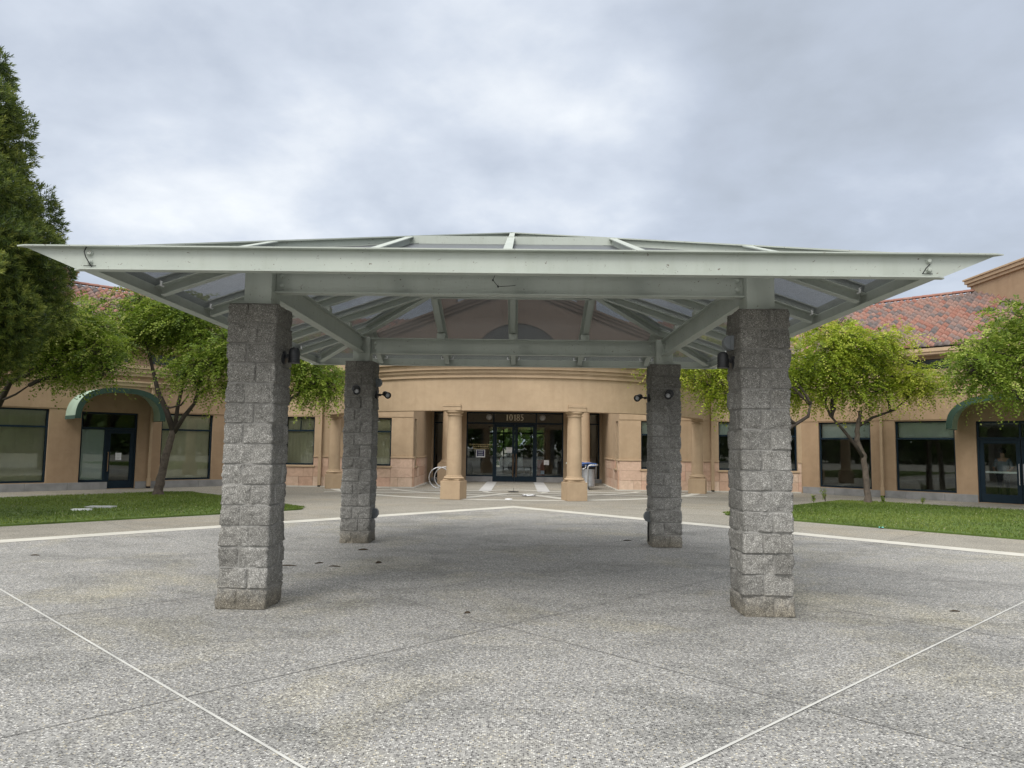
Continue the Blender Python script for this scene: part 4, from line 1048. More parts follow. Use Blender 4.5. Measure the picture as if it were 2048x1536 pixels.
RZ0, RZ1 = 5.52, 8.45
for sg in (-1, 1):
    Fw = BF['wing', sg]
    # upper storey wall set back, dark window strip under the eaves
    sb = (43.2 - (CX + FY)) * S2
    mb = MB(); mb.boxl(Fw, -2, WL, -sb - .3, -sb, 4.11, 4.72); mb.boxl(Fw, -2, WL, -sb - .3, -sb, 5.12, 5.42)
    for k in range(9): mb.boxl(Fw, -2 + k * 2.2, -1.4 + k * 2.2, -sb - .3, -sb - .002, 4.722, 5.118)
    mb.build('upper_wall', 'stucco', bld)
    mb = MB(); mb.boxl(Fw, -2, WL, -sb - .2, -sb - .19, 4.722, 5.118); mb.build('clerestory_glass', 'carglass', bld)
    se = (42.5 - (CX + FY)) * S2
    mb = MB(); mb.boxl(Fw, -2.4, WL, -se - .6, -se, 5.24, 5.33); mb.boxl(Fw, -2.4, WL, -se - .6, -se + .05, 5.332, 5.46); mb.build('eave_board', 'trim', bld)
    dr_ = (50.6 - 42.5) * S2; sl = math.hypot(dr_, RZ1 - RZ0)
    s_a = -6.0
    P = Fw(s_a, -se + .05, RZ0); u = Fw(1, 0, 0) - Fw(0, 0, 0); v = (Fw(0, -dr_, RZ1 - RZ0) - Fw(0, 0, 0)).normalized()
    o = tiles(P, u, v, WL - s_a, sl, seed=11 + sg, keep=lambda s, d: s > 3.2 - .0 * d)
    mb = MB(); mb.add([Fw(s_a + 3, -se, RZ0 - .03), Fw(WL, -se, RZ0 - .03), Fw(WL, -se - dr_, RZ1 - .03), Fw(s_a + 3, -se - dr_, RZ1 - .03)], [(0, 1, 2, 3)])
    mb.add([Fw(s_a + 3, -se - 2 * dr_, RZ0), Fw(WL, -se - 2 * dr_, RZ0), Fw(WL, -se - dr_, RZ1 - .031), Fw(s_a + 3, -se - dr_, RZ1 - .031)], [(0, 1, 2, 3)]); mb.build('roof_deck', 'room', bld, fix=False)
    rc = MB()
    for k in range(int((WL - s_a - 3) / .4)):
        s = s_a + 3 + k * .4; zr = RZ1 + .02
        prof = [(.13 * math.cos(a), .11 * math.sin(a)) for a in [math.pi * i / 8 for i in range(9)]]
        rc.beam(Fw(s, -se - dr_, zr + .012), Fw(s + .43, -se - dr_, zr), (0, 0, 1), prof, random.uniform(0, .35))
    rc.build('ridge_tile', 'tile', bld)
    # taller block standing over the end of the wing roof
    x0, x1 = (19.4, 27.0) if sg > 0 else (-27.0, -19.4)
    mb = MB(); mb.box(x0, x1, 24.5, 31.3, 4.2, 8.75); mb.build('tower_block', 'stucco', bld)
    mb = MB(); mb.box(x0 - .10, x1 + .10, 24.4, 31.4, 8.70, 8.82); mb.box(x0 - .17, x1 + .17, 24.33, 31.47, 8.822, 8.96); mb.box(x0 - .22, x1 + .22, 24.28, 31.52, 8.962, 9.04); mb.build('cornice', 'trim', bld, bevel=.01)
# central hip roof behind the canopy and the front gable with its arched window
gy = 34.0; ga, gs, gw = 9.08, .385, 7.0
Pc = (-12.5, 32.9, 5.55); vlen = math.hypot(7.6, 3.1)
tiles(Pc, (1, 0, 0), (0, 7.6 / vlen, 3.1 / vlen), 25.0, vlen, seed=31)
mb = MB(); mb.add([(-12.5, 32.9, 5.52), (12.5, 32.9, 5.52), (12.5, 40.5, 8.62), (-12.5, 40.5, 8.62)], [(0, 1, 2, 3)]); mb.add([(-12.5, 48.1, 5.52), (12.5, 48.1, 5.52), (12.5, 40.5, 8.621), (-12.5, 40.5, 8.621)], [(0, 1, 2, 3)])
mb.build('roof_deck', 'room', bld, fix=False)
mb = MB(); mb.box(-12.3, 12.3, 33.3, 33.5, 4.22, 5.50); mb.box(-12.5, 12.5, 32.92, 33.3, 5.34, 5.49); mb.build('upper_wall', 'stucco', bld)
rw = 2.28; zc = 5.11
arcp = [(rw * math.cos(a), zc + rw * math.sin(a)) for a in [math.pi * i / 24 for i in range(25)]]
mb = MB()
zl = ga - gs * gw
# gable wall built as two halves round the arch opening
for sgn in (-1, 1):
    half = [(sgn * abs(x), z) for x, z in (arcp[:13] if True else arcp)]
    poly = [(sgn * gw, 4.25), (sgn * gw, zl), (0, ga)] + half[::-1] + [(sgn * rw, 4.25)]
    mb.extr([(x, gy, z) for x, z in poly], (0, .3, 0))
mb.build('gable_wall', 'stucco_gable', bld)
mb = MB(); mb.extr([(x, gy + .15, z) for x, z in arcp], (0, .02, 0)); mb.box(-rw, rw, gy + .15, gy + .17, 4.25, zc); aw_ = mb.build('arched_window', 'carglass', bld)
mb = MB()
for x in (-.75, .75): mb.box(x - .03, x + .03, gy + .11, gy + .149, 4.25, zc + math.sqrt(rw * rw - x * x) - .02)
mb.box(-rw, rw, gy + .11, gy + .148, zc - .03, zc + .03); mb.build('muntin', 'navy', aw_)
mb = MB()
for sgn in (-1, 1):
    for off, dd, th in ((.0, .10, .16), (.165, .18, .13), (.30, .25, .10)):
        a0 = Vector((sgn * (gw + .3), gy, ga - gs * (gw + .3) - .08 + off)); a1 = Vector((0, gy, ga - .08 + off))
        mb.extr([(a0.x, gy, a0.z), (a1.x, gy, a1.z), (a1.x, gy, a1.z + th), (a0.x, gy, a0.z + th)], (0, -dd, 0))
mb.build('rake_cornice', 'stucco_gable', bld)
mb = MB()
for sgn in (-1, 1): mb.extr([(sgn * (gw + .3), gy - .1, zl - .05), (0, gy - .1, ga + .18), (0, gy - .1, ga + .28), (sgn * (gw + .3), gy - .1, zl + .05)], (0, 9, 0), .4)
mb.build('gable_roof', 'tile', bld)
for x in (-3.72, 3.60):
    mb = MB(); mb.box(x - .47, x + .47, 38.0, 39.0, 7.2, 9.5); mb.box(x - .55, x + .55, 37.92, 39.08, 9.5, 9.65); mb.build('chimney', 'stucco_gable', bld)

# ------------------------------------------------------------------ loose things by the entrance
def bike_rack():
    t = empty('bike_rack', (-2.95, 29.1, 0), 'silver bicycle rack of two round tube hoops behind the left entrance column', 'bike rack')
    for i, (x, y) in enumerate(((-2.97, 28.95), (-2.80, 29.35))):
        mb = MB(); r = .41; pts = [(x + r * math.cos(a), y + .02 * math.sin(a * 2), .395 + r * math.sin(a)) for a in [R(-98 - 335 * k / 40) for k in range(41)]]
        pts[0] = (pts[0][0], y, .0); mb.tube(pts, .021, 8); mb.lathe([(.06, .0105), (.06, .022)], (pts[0][0], y, 0), 12); mb.build('hoop', 'galv', t, smooth=True)
bike_rack()

def bins():
    t = empty('recycling_station', (2.7, 29.3, 0), 'silver bins with blue and pale lids in a tube frame behind the right entrance column', 'recycling bin')
    for i, (x, y, lid) in enumerate(((2.86, 29.15, 'blue'), (2.62, 29.75, 'blue'), (2.40, 30.35, 'cream_lid'))):
        mb = MB(); mb.lathe([(.235, .13), (.25, .14), (.25, .22), (.242, .235), (.242, .74), (.25, .75), (.25, .80)], (x, y, 0), 28); b = mb.build('bin_body', 'bin', t, smooth=True, autos=30)
        mb = MB(); mb.lathe([(.225, .80), (.225, .86), (.235, .865), (.235, .90)], (x, y, 0), 28); mb.build('rim', 'black', b, smooth=True, autos=30)
        mb = MB(); mb.extr([(x - .36, y - .27, .985), (x - .30, y - .27, 1.03), (x + .02, y - .27, 1.065), (x + .30, y - .27, 1.02), (x + .30, y - .27, .985), (x + .02, y - .27, 1.02), (x - .28, y - .27, .985)], (0, .54, 0)); mb.extr([(x - .10, y - .2, .90), (x + .24, y - .2, .90), (x + .24, y - .2, 1.0), (x - .02, y - .2, 1.0)], (0, .4, 0)); mb.build('lid', lid, b, bevel=.012)
        mb = MB(); mb.tube([(x - .24, y - .2, .80), (x - .13, y - .2, .86), (x - .12, y - .2, .98)], .016, 6); mb.tube([(x - .24, y + .2, .80), (x - .13, y + .2, .86), (x - .12, y + .2, .98)], .016, 6); mb.build('lid_arm', 'white', b)
        mb = MB(); mb.lathe([(.05, .0), (.05, .012), (.03, .013), (.03, .13)], (x, y, 0), 12); mb.build('foot', 'dark', b)
    mb = MB(); x, y = 2.80, 28.80
    mb.tube([(x, y, .0), (x, y, .84), (x + .015, y, .90), (x + .05, y, .945), (x + .11, y, .962), (x + .34, y, .962), (x + .385, y + .05, .962), (x + .10, y + 1.9, .962), (x - .40, y + 1.92, .962), (x - .45, y + 1.92, .90), (x - .45, y + 1.92, .0)], .028, 10)
    mb.tube([(x + .35, y + .3, .95), (x + .35, y + .3, .40)], .016, 8); mb.lathe([(.07, .0), (.07, .014)], (x, y, 0), 14); mb.build('frame', 'galv', t, smooth=True)
bins()

t = empty('floor_socket', (-.06, 26.95, .004), 'small dark round base with a thin rod, inside the pale paving circle', 'post base')
mb = MB(); mb.lathe([(.20, .007), (.20, .02), (.15, .028), (.02, .03)], (-.06, 26.95, 0), 24); mb.build('base', 'dark', t)
mb = MB(); mb.tube([(-.06, 26.95, .03), (-.06, 26.95, .15)], .006, 6); mb.build('rod', 'dark', t)

def scrap(name, x, y, sx, sy, mat, label, cat, h=.03, seed=0, z=.009, group=None):
    """a crumpled sheet lying on the paving"""
    lr = np.random.default_rng(seed); n = 7; g = np.linspace(-1, 1, n); X, Y = np.meshgrid(g, g)
    a = lr.uniform(0, 6.28); px, py = X * sx / 2 + lr.normal(0, sx * .04, X.shape), Y * sy / 2 + lr.normal(0, sy * .04, X.shape)
    zz = z + np.abs(lr.normal(0, h * .5, X.shape)); xx = x + px * np.cos(a * .2) - py * np.sin(a * .2); yy = y + px * np.sin(a * .2) + py * np.cos(a * .2)
    V = np.r_[np.stack([xx, yy, zz + .003], -1).reshape(-1, 3), np.stack([xx, yy, zz], -1).reshape(-1, 3)]; m = n * n
    Q = [(i * n + j, i * n + j + 1, (i + 1) * n + j + 1, (i + 1) * n + j) for i in range(n - 1) for j in range(n - 1)]
    Q = Q + [tuple(m + k for k in q[::-1]) for q in Q]
    o = fast(name, V, Q, None, mat, None, (x, y, z)); return tag(o, label, cat, group)
scrap('paper_scrap', .45, 24.85, .42, .34, 'white', 'crumpled white paper lying on the paving right of the circle', 'litter', .05, 2)
mb = MB(); mb.lathe([(.11, .009), (.115, .013), (.115, .035), (.06, .042), (.001, .043)], (-.18, 22.95, 0), 20)
tag(mb.build('white_disc', 'white', origin=(-.18, 22.95, .009), smooth=True, autos=40), 'small flat white disc lying on the paving at the front of the entrance', 'litter')

# notices and lamps on the entrance glass
def notice(name, F, s, z, w, h, d, mat, label, lines=0, border=None, lm='white'):
    t = empty(name, tuple(F(s, d, z)), label, 'notice')
    if border:
        mb = MB(); mb.boxl(F, s - w / 2, s + w / 2, d, d + .006, z - h / 2, z + h / 2); mb.build('border', border, t)
        mb = MB(); mb.boxl(F, s - w / 2 + .035, s + w / 2 - .035, d + .0065, d + .010, z - h / 2 + .05, z + h / 2 - .025); sh = mb.build('sheet', mat, t)
    else:
        mb = MB(); mb.boxl(F, s - w / 2, s + w / 2, d, d + .004, z - h / 2, z + h / 2); sh = mb.build('sheet', mat, t)
    mb = MB(); d2 = d + (.0105 if border else .0045)
    for i in range(lines):
        zz = z + h * (.32 - i * .64 / max(1, lines - 1)); ww = w * (.30 if i % 2 == 0 else .26)
        mb.boxl(F, s - ww, s + ww, d2, d2 + .001, zz - h * .022, zz + h * .022)
    if lines: mb.build('printed_lines', lm, t)
    return t
notice('window_notice', Fd, -1.68, 1.31, .42, .36, -.062, 'indigo', 'square indigo notice with white border on the glass left of the doors', 4, 'white', 'grey_shade')
notice('door_notice', Fd, -.34, 1.49, .27, .24, -.066, 'white', 'white sheet with dark heading on the left entrance door glass', 3, None, 'dark')
notice('window_notice', Fd, 1.41, .92, .24, .22, -.066, 'white', 'white sheet low on the glass right of the entrance doors', 3, None, 'lidgrey')
notice('door_notice', BF['wing', -1], 4.03, 1.13, .19, .25, -.118, 'white', 'white sheet taped to the glass of the left wing door under the awning', 4, None, 'lidgrey')
for s, lb in ((-1.26, 'round grey disc lamp in the glass left of the house number'), (1.26, 'round grey disc lamp in the glass right of the house number')):
    t = empty('disc_lamp', tuple(Fd(s + OX * .5, -.06, 3.02)), lb, 'lamp', 'disc lamps flanking the house number')
    mb = MB(); mb.lathe([(.135, .0), (.14, .012), (.14, .03), (.125, .036)], Fd(s + OX * .5, -.066, 3.02), 28, axis=(0, -1, 0)); mb.build('rim', 'lidgrey', t, smooth=True, autos=40)
    mb = MB(); mb.lathe([(.122, .037), (.07, .045), (.001, .048)], Fd(s + OX * .5, -.066, 3.02), 28, axis=(0, -1, 0)); mb.build('diffuser', 'lens', t, smooth=True)
t = empty('sandwich_board', (1.16, 35.35, .014), 'maroon free standing board with a pale blue sheet behind the glass right of the doors', 'sign board')
mb = MB(); mb.extr([(.98, 35.25, .0145), (1.36, 35.25, .0145), (1.32, 35.33, 1.04), (1.00, 35.33, 1.04)], (0, .025, 0)); mb.extr([(.98, 35.52, .0145), (1.36, 35.52, .0145), (1.32, 35.37, 1.04), (1.00, 35.37, 1.04)], (0, .025, 0)); mb.build('board', 'maroon', t)
mb = MB(); mb.box(1.16, 1.33, 35.232, 35.236, .36, .53); mb.build('sheet', 'paleblue', t)
mb = MB(); mb.tube([(1.08, 35.35, 1.04), (1.08, 35.35, 1.14), (1.24, 35.35, 1.14), (1.24, 35.35, 1.04)], .012, 6); mb.build('handle', 'dark', t)

# wall device near the recess
t = tag(MB().build('x', 'dark'), '', '') if False else None

# dry litter on the plaza
def twig(x, y, ln, ang, lab, w=.03):
    mb = MB(); ca, sa = math.cos(ang), math.sin(ang); n = 5
    top = [(x + ca * ln * (k / n - .5), y + sa * ln * (k / n - .5), .007 + .008 * math.sin(k / n * 3.1)) for k in range(n + 1)]
    mb.tube(top, [w * .08 + w * .22 * math.sin(math.pi * (k + .4) / (n + .8)) for k in range(n + 1)], 5)
    return tag(mb.build('dry_leaf', 'debris', origin=(x, y, .006)), lab, 'dry leaf', 'dry leaves on the plaza')
twig(-3.42, 9.95, .16, .2, 'curled dry leaf nearest the rear left pillar among the strewn leaves', .05)
twig(-2.95, 10.0, .24, .05, 'longest dry strip among the strewn leaves on the plaza')
twig(-2.60, 10.25, .12, .6, 'short dry strip in the middle of the strewn leaves on the plaza')
twig(-2.32, 10.0, .16, -.1, 'dry strip at the right end of the strewn leaves on the plaza')
twig(-2.28, 11.6, .15, .3, 'small dark leaf on the grey plaza just right of the rear left pillar foot', .06)
twig(-1.80, 10.35, .10, .9, 'dark crumpled leaf lying alone right of the strewn leaves', .07)
twig(-.36, 7.35, .06, .3, 'tiny dark leaf alone in the centre of the plaza', .05)
twig(-6.75, 10.6, .12, .1, 'dry stick on the plaza left of the front left pillar')
twig(4.6, 7.75, .10, -.1, 'dry stick on the plaza by the right white joint')
twig(2.05, 13.2, .15, .2, 'dry stick on the far plaza left of the rear right pillar')

def valve_lid(x, y, sx, sy, ang, mat, label):
    mb = MB(); mb.rbox((x, y), sx, sy, .03, .068, ang); mb.rbox((x, y), sx * .8, sy * .7, .0685, .074, ang)
    return tag(mb.build('valve_cover', mat, origin=(x, y, .035), bevel=.006), label, 'valve cover', 'irrigation covers in the left lawn')
valve_lid(-10.05, 17.25, .42, .14, .15, 'white', 'small white cover in the left lawn nearest the plaza')
valve_lid(-10.05, 18.05, .62, .34, .1, 'lidgrey', 'long grey cover in the left lawn behind the small white one')
scrap('plastic_scrap', 7.85, 15.95, .16, .10, 'teal', 'teal scrap of plastic at the edge of the right lawn', 'litter', .03, 5, .012)

# ------------------------------------------------------------------ vegetation
def unit(v): return v / (np.linalg.norm(v, axis=-1, keepdims=True) + 1e-9)

def leaves_from(p, d, wv, ln, w):
    """leaf quads: p base, d direction, wv width direction"""
    mid = p + d * (ln * .48)[:, None]; tip = p + d * ln[:, None]
    return np.stack([p, mid + wv * w[:, None], tip, mid - wv * w[:, None]], 1)

def sprays(lr, clumps, dens, leaf_len, leaf_w, nleaf, spray_len, droop):
    Vs, Rs = [], []
    for (cx, cy, cz, r, _p) in clumps:
        n = max(6, int(dens * r * r))
        u = unit(lr.normal(0, 1, (n, 3))); rr = r * lr.uniform(.12, 1, n) ** .5
        lump = 1 + .30 * vnoise(np.c_[u * 2.3 + cx, ][:, :3], 5)
        o = np.array([cx, cy, cz]) + u * (rr * lump)[:, None] * np.array([1.15, 1.15, .52])
        d = unit(u * np.array([.8, .8, .5]) + lr.normal(0, .40, (n, 3)) * np.array([1, 1, .6]) + np.array([0, 0, -.04])); L = spray_len * lr.uniform(.6, 1.3, n)
        side = unit(np.cross(d, np.array([0, 0, 1.0]) + lr.normal(0, .35, (n, 3)))); nr = unit(np.cross(side, d))
        tone = np.clip(lr.normal(.54, .19, n) + lr.normal(0, .13) + .24 * vnoise(np.c_[o * .9], 2), .02, .95)
        for k in range(nleaf):
            t = (k + .6) / nleaf; sg = 1 if k % 2 else -1
            p = o + d * (L * t)[:, None] + np.array([0, 0, -1.0]) * (droop * L * t * t)[:, None] + lr.normal(0, .008, (n, 3))
            ld = unit(side * sg * .9 + d * .55 + np.array([0, 0, -.35]) * droop * 2 * t + lr.normal(0, .22, (n, 3)))
            wv = unit(np.cross(ld, nr + lr.normal(0, .35, (n, 3))))
            ll = leaf_len * lr.uniform(.7, 1.25, n) * (1 - .35 * t); ww = leaf_w * lr.uniform(.75, 1.25, n)
            Vs.append(leaves_from(p, ld, wv, ll, ww)); Rs.append(np.clip(tone + .12 * (t - .5) + lr.normal(0, .10, n), 0, 1))
    return np.concatenate(Vs).reshape(-1, 3), np.concatenate(Rs)

def bez(a, b, c, d, n):
    out = []
    for i in range(n + 1):
        t = i / n; out.append(a * (1 - t) ** 3 + b * 3 * t * (1 - t) ** 2 + c * 3 * t * t * (1 - t) + d * t ** 3)
    return out

def tree(name, label, trunk, r0, clumps, mat='leaf', seed=1, dens=150, forks=(), hang=()):
    lr = np.random.default_rng(seed); rr = random.Random(seed)
    base = trunk[0]
    t = empty(name, (base[0], base[1], .03), label, 'tree', 'broadleaf trees along the lawns')
    mb = MB(); pts = [Vector(p) for p in trunk]; n = len(pts)
    # smooth, slightly kinked trunk
    P = []
    for i in range(n - 1):
        for k in range(4): P.append(pts[i].lerp(pts[i + 1], k / 4) + Vector((rr.gauss(0, .012), rr.gauss(0, .012), 0)))
    P.append(pts[-1]); m = len(P)
    rad = [r0 * (1.35 if i == 0 else 1.0) * (1 - .42 * i / m) * (1 + rr.uniform(-.05, .05)) for i in range(m)]
    mb.tube([P[0] - Vector((0, 0, .12))] + P, [rad[0] * 1.15] + rad, 10); mb.build('trunk', 'bark', t, smooth=True)
    fork = P[-1]; lb = MB()
    for (cx, cy, cz, r, par) in clumps:
        c = Vector((cx, cy, cz))
        if par < 0:
            a = P[-1] if rr.random() < .7 else P[-3]; ra, rb = r0 * .50, .016
            cand = [Vector(f[0][i]).lerp(Vector(f[0][i + 1]), q) for f in forks for i in range(1, len(f[0]) - 1) for q in (.3, .8)]
            cand = [q for q in cand if q.z < cz - .15]
            if cand: a = min(cand, key=lambda q: (q - c).length); ra = r0 * .26
            v = c - a; h = math.hypot(v.x, v.y)
            out = Vector((v.x, v.y, 0)).normalized() if h > .05 else Vector((0, 0, 1))
            b = bez(a, a + Vector((v.x * .3, v.y * .3, max(.3, v.z * .45))), c - out * .6 * r + Vector((0, 0, -.15 * r)), c, 9)
        else:
            q = Vector(clumps[par][:3]); b = bez(q, q.lerp(c, .35) + Vector((0, 0, -.06)), q.lerp(c, .7) + Vector((0, 0, .05)), c, 9); ra, rb = .020, .007
        b = [p + Vector((rr.gauss(0, .03), rr.gauss(0, .03), rr.gauss(0, .02))) if 0 < i < 9 else p for i, p in enumerate(b)]
        lb.tube(b, [ra * (1 - i / 9) ** 1.1 + rb for i in range(10)], 6)
        for _ in range(4):
            s = b[rr.randint(5, 9)]; e = c + Vector((rr.gauss(0, 1), rr.gauss(0, 1), rr.gauss(0, .7))).normalized() * r * rr.uniform(.7, 1.0)
            mdl = s.lerp(e, .5) + Vector((0, 0, .08 * r)); lb.tube([s, mdl, e], [.010, .007, .003], 4)
    for f in forks: lb.tube([Vector(p) for p in f[0]], f[1], 8)
    lb.build('limbs', 'bark_dark', t, smooth=True)
    V, Rn = sprays(lr, clumps, dens * 1.35, .108, .024, 16, .60, .50)
    if hang:
        V2, R2 = [], []
        for (x, y, z, ln) in hang:       # pendent twigs with leaflets in pairs
            k = int(ln / .030); tt = np.linspace(0, 1, k); sway = lr.normal(0, .10, 2)
            p = np.c_[x + sway[0] * tt ** 1.5, y + sway[1] * tt ** 1.5, z - ln * tt]
            sd = unit(np.c_[lr.normal(0, 1, k), lr.normal(0, 1, k), np.full(k, -.9)]); wv = unit(np.cross(sd, lr.normal(0, 1, (k, 3))))
            V2.append(leaves_from(p, sd, wv, np.full(k, .085), np.full(k, .018))); R2.append(np.clip(lr.normal(.62, .18, k), 0, 1))
        V = np.r_[V, np.concatenate(V2).reshape(-1, 3)]; Rn = np.r_[Rn, np.concatenate(R2)]
    fast('crown', V, np.arange(len(V)).reshape(-1, 4), Rn, mat, t, (fork.x, fork.y, fork.z))
    return t

def cloud(lr, specs):
    """scatter child clumps about a few lobes"""
    out = []
    for (x, y, z, r, n) in specs:
        pi = len(out); out.append((x, y, z, r * .66, -1))
        for _ in range(n):
            v = lr.normal(0, 1, 3); v /= np.linalg.norm(v); k = r * lr.uniform(.45, .95)
            out.append((x + v[0] * k * 1.1, y + v[1] * k * 1.1, z + v[2] * k * .72, r * lr.uniform(.28, .46), pi))
    return out

def hangers(lr, clumps, n, zmin):
    out = []
    for _ in range(n):
        c = clumps[lr.integers(len(clumps))]; a = lr.uniform(0, 6.28); k = c[3] * lr.uniform(.3, 1.1)
        z = c[2] - c[3] * lr.uniform(.2, .6); ln = lr.uniform(.25, .7)
        if z - ln > zmin: out.append((c[0] + k * math.cos(a), c[1] + k * math.sin(a), z, ln))
    return out
L = np.random.default_rng(21)
# left lawn, standing clear with its trunk in view
c1 = cloud(L, [(-11.5, 23.0, 5.55, 1.2, 12), (-10.3, 22.8, 5.4, 1.15, 11), (-12.6, 22.6, 5.0, .95, 9), (-9.35, 21.9, 4.0, .95, 10), (-11.2, 23.9, 5.3, 1.1, 8), (-9.0, 22.4, 3.4, .6, 5), (-12.2, 23.2, 5.8, .95, 9), (-10.6, 23.1, 6.0, .9, 8), (-9.5, 22.6, 4.9, .9, 8), (-10.1, 21.8, 3.7, .6, 5)])
tree('broadleaf_tree', 'leaning tree with forked grey trunk on the left lawn before the wing window', [(-10.93, 22.68, .03), (-10.88, 22.68, .5), (-10.72, 22.66, 1.2), (-10.60, 22.65, 1.75), (-10.52, 22.65, 2.02)], .145, c1, 'leaf', 3, 165,
     forks=[([(-10.52, 22.65, 1.95), (-10.75, 22.6, 2.6), (-11.05, 22.6, 3.2), (-11.3, 22.7, 3.9), (-11.6, 22.8, 4.8)], [.10, .085, .072, .055, .03]), ([(-10.52, 22.65, 1.95), (-10.2, 22.6, 2.45), (-9.85, 22.5, 2.85), (-9.6, 22.2, 3.5)], [.085, .07, .055, .03]), ([(-10.5, 22.65, 2.0), (-10.48, 22.75, 2.8), (-10.35, 22.8, 3.6), (-10.3, 22.8, 4.6)], [.07, .06, .05, .03]),
            ([(-10.85, 22.62, 2.75), (-10.6, 22.5, 2.70), (-10.25, 22.45, 2.78), (-10.05, 22.5, 3.1)], [.035, .03, .028, .02])], hang=hangers(L, c1, 30, 2.5))
# left edge of the frame
c2 = cloud(L, [(-13.9, 19.9, 4.5, 1.3, 9), (-12.5, 19.6, 4.3, 1.2, 10), (-11.3, 19.3, 4.0, .9, 9), (-14.8, 20.3, 4.9, 1.4, 8), (-12.2, 19.4, 3.7, .8, 6), (-10.9, 19.3, 3.55, .5, 4), (-12.9, 20.2, 5.1, .9, 7), (-11.7, 19.7, 4.7, .8, 6)])
tree('broadleaf_tree', 'tree at the left edge whose bare limb slants in front of the wing window', [(-15.0, 19.7, .03), (-14.9, 19.7, .9), (-14.6, 19.65, 1.7), (-14.25, 19.6, 2.05)], .15, c2, 'leaf', 5, 165,
     forks=[([(-14.25, 19.6, 2.0), (-13.85, 19.55, 2.5), (-13.5, 19.5, 3.2), (-12.8, 19.5, 3.5), (-12.0, 19.4, 3.8)], [.105, .09, .07, .05, .03]), ([(-13.75, 19.55, 2.7), (-13.2, 19.3, 2.85), (-12.7, 19.2, 3.15)], [.035, .028, .015])], hang=hangers(L, c2, 25, 2.9))
# behind the front left pillar
c3 = cloud(L, [(-7.4, 22.0, 4.5, 1.2, 9), (-6.2, 21.9, 4.1, 1.0, 9), (-5.7, 21.8, 3.6, .75, 7), (-8.5, 22.3, 4.6, 1.0, 7), (-6.5, 22.2, 3.4, .6, 4)])
tree('broadleaf_tree', 'tree hidden behind the front left pillar, its leaves hanging beside the rear left pillar', [(-7.75, 21.95, .03), (-7.7, 21.95, .8), (-7.6, 21.95, 1.6), (-7.5, 21.95, 2.1)], .13, c3, 'leaf', 7, 175, hang=hangers(L, c3, 90, 2.35))
# behind the front right pillar
c4 = cloud(L, [(6.6, 22.0, 4.6, 1.3, 10), (5.3, 21.9, 4.2, 1.0, 9), (4.3, 21.8, 4.0, .62, 6), (7.7, 22.3, 4.3, 1.1, 7), (6.2, 22.0, 3.4, .8, 7), (8.3, 22.4, 3.4, .6, 4)])
tree('broadleaf_tree', 'yellow green tree rising behind the front right and rear right pillars', [(7.85, 22.15, .03), (7.83, 22.15, .8), (7.8, 22.1, 1.6), (7.7, 22.1, 2.1)], .13, c4, 'leaf_yellow', 9, 175,
     forks=[([(7.8, 22.1, 1.7), (8.2, 22.1, 2.3), (8.75, 22.1, 2.65), (8.85, 22.1, 3.1)], [.06, .055, .05, .03])], hang=hangers(L, c4, 70, 2.3))
# right lawn, trunk in view
c5 = cloud(L, [(9.9, 23.3, 4.9, 1.2, 10), (11.2, 23.5, 4.8, 1.2, 10), (12.4, 23.4, 4.0, .95, 8), (9.0, 23.0, 4.0, .95, 8), (10.3, 23.1, 3.6, 1.0, 8), (11.5, 23.4, 3.5, .8, 6), (13.1, 23.3, 3.7, .6, 5), (10.2, 23.6, 5.5, .8, 5)])
tree('broadleaf_tree', 'yellow green tree with slim straight trunk on the right lawn', [(11.08, 23.42, .03), (11.04, 23.42, .8), (10.95, 23.42, 1.5), (10.78, 23.42, 2.0), (10.85, 23.42, 2.5), (10.9, 23.42, 2.9)], .100, c5, 'leaf_yellow', 11, 165,
     forks=[([(10.95, 23.4, 1.45), (10.65, 23.3, 1.85), (10.25, 23.2, 2.3), (9.8, 23.1, 2.75)], [.06, .055, .045, .03]), ([(10.82, 23.42, 2.4), (11.3, 23.4, 2.7), (12.0, 23.4, 2.95), (12.5, 23.4, 3.4)], [.05, .04, .03, .02])], hang=hangers(L, c5, 30, 2.0))
# right edge of the frame
c6 = cloud(L, [(14.1, 19.9, 4.9, 1.3, 10), (12.9, 19.7, 4.1, 1.1, 10), (12.1, 19.5, 4.0, .75, 7), (14.6, 20.1, 4.0, 1.2, 8), (14.3, 19.7, 3.4, .8, 6), (15.3, 20.4, 5.2, 1.3, 6)])
tree('broadleaf_tree', 'tree at the right edge with long bare limbs reaching over the awning', [(15.4, 19.9, .03), (15.3, 19.9, .9), (15.0, 19.85, 1.8), (14.6, 19.8, 2.3)], .15, c6, 'leaf', 13, 160,
     forks=[([(14.6, 19.8, 2.25), (13.9, 19.7, 2.75), (13.2, 19.6, 3.25), (12.5, 19.5, 3.55), (11.9, 19.4, 3.8)], [.10, .08, .06, .04, .02]), ([(14.7, 19.8, 3.2), (14.0, 19.6, 3.75), (13.3, 19.5, 4.15), (12.6, 19.4, 4.3)], [.05, .04, .03, .02])], hang=hangers(L, c6, 25, 2.8))

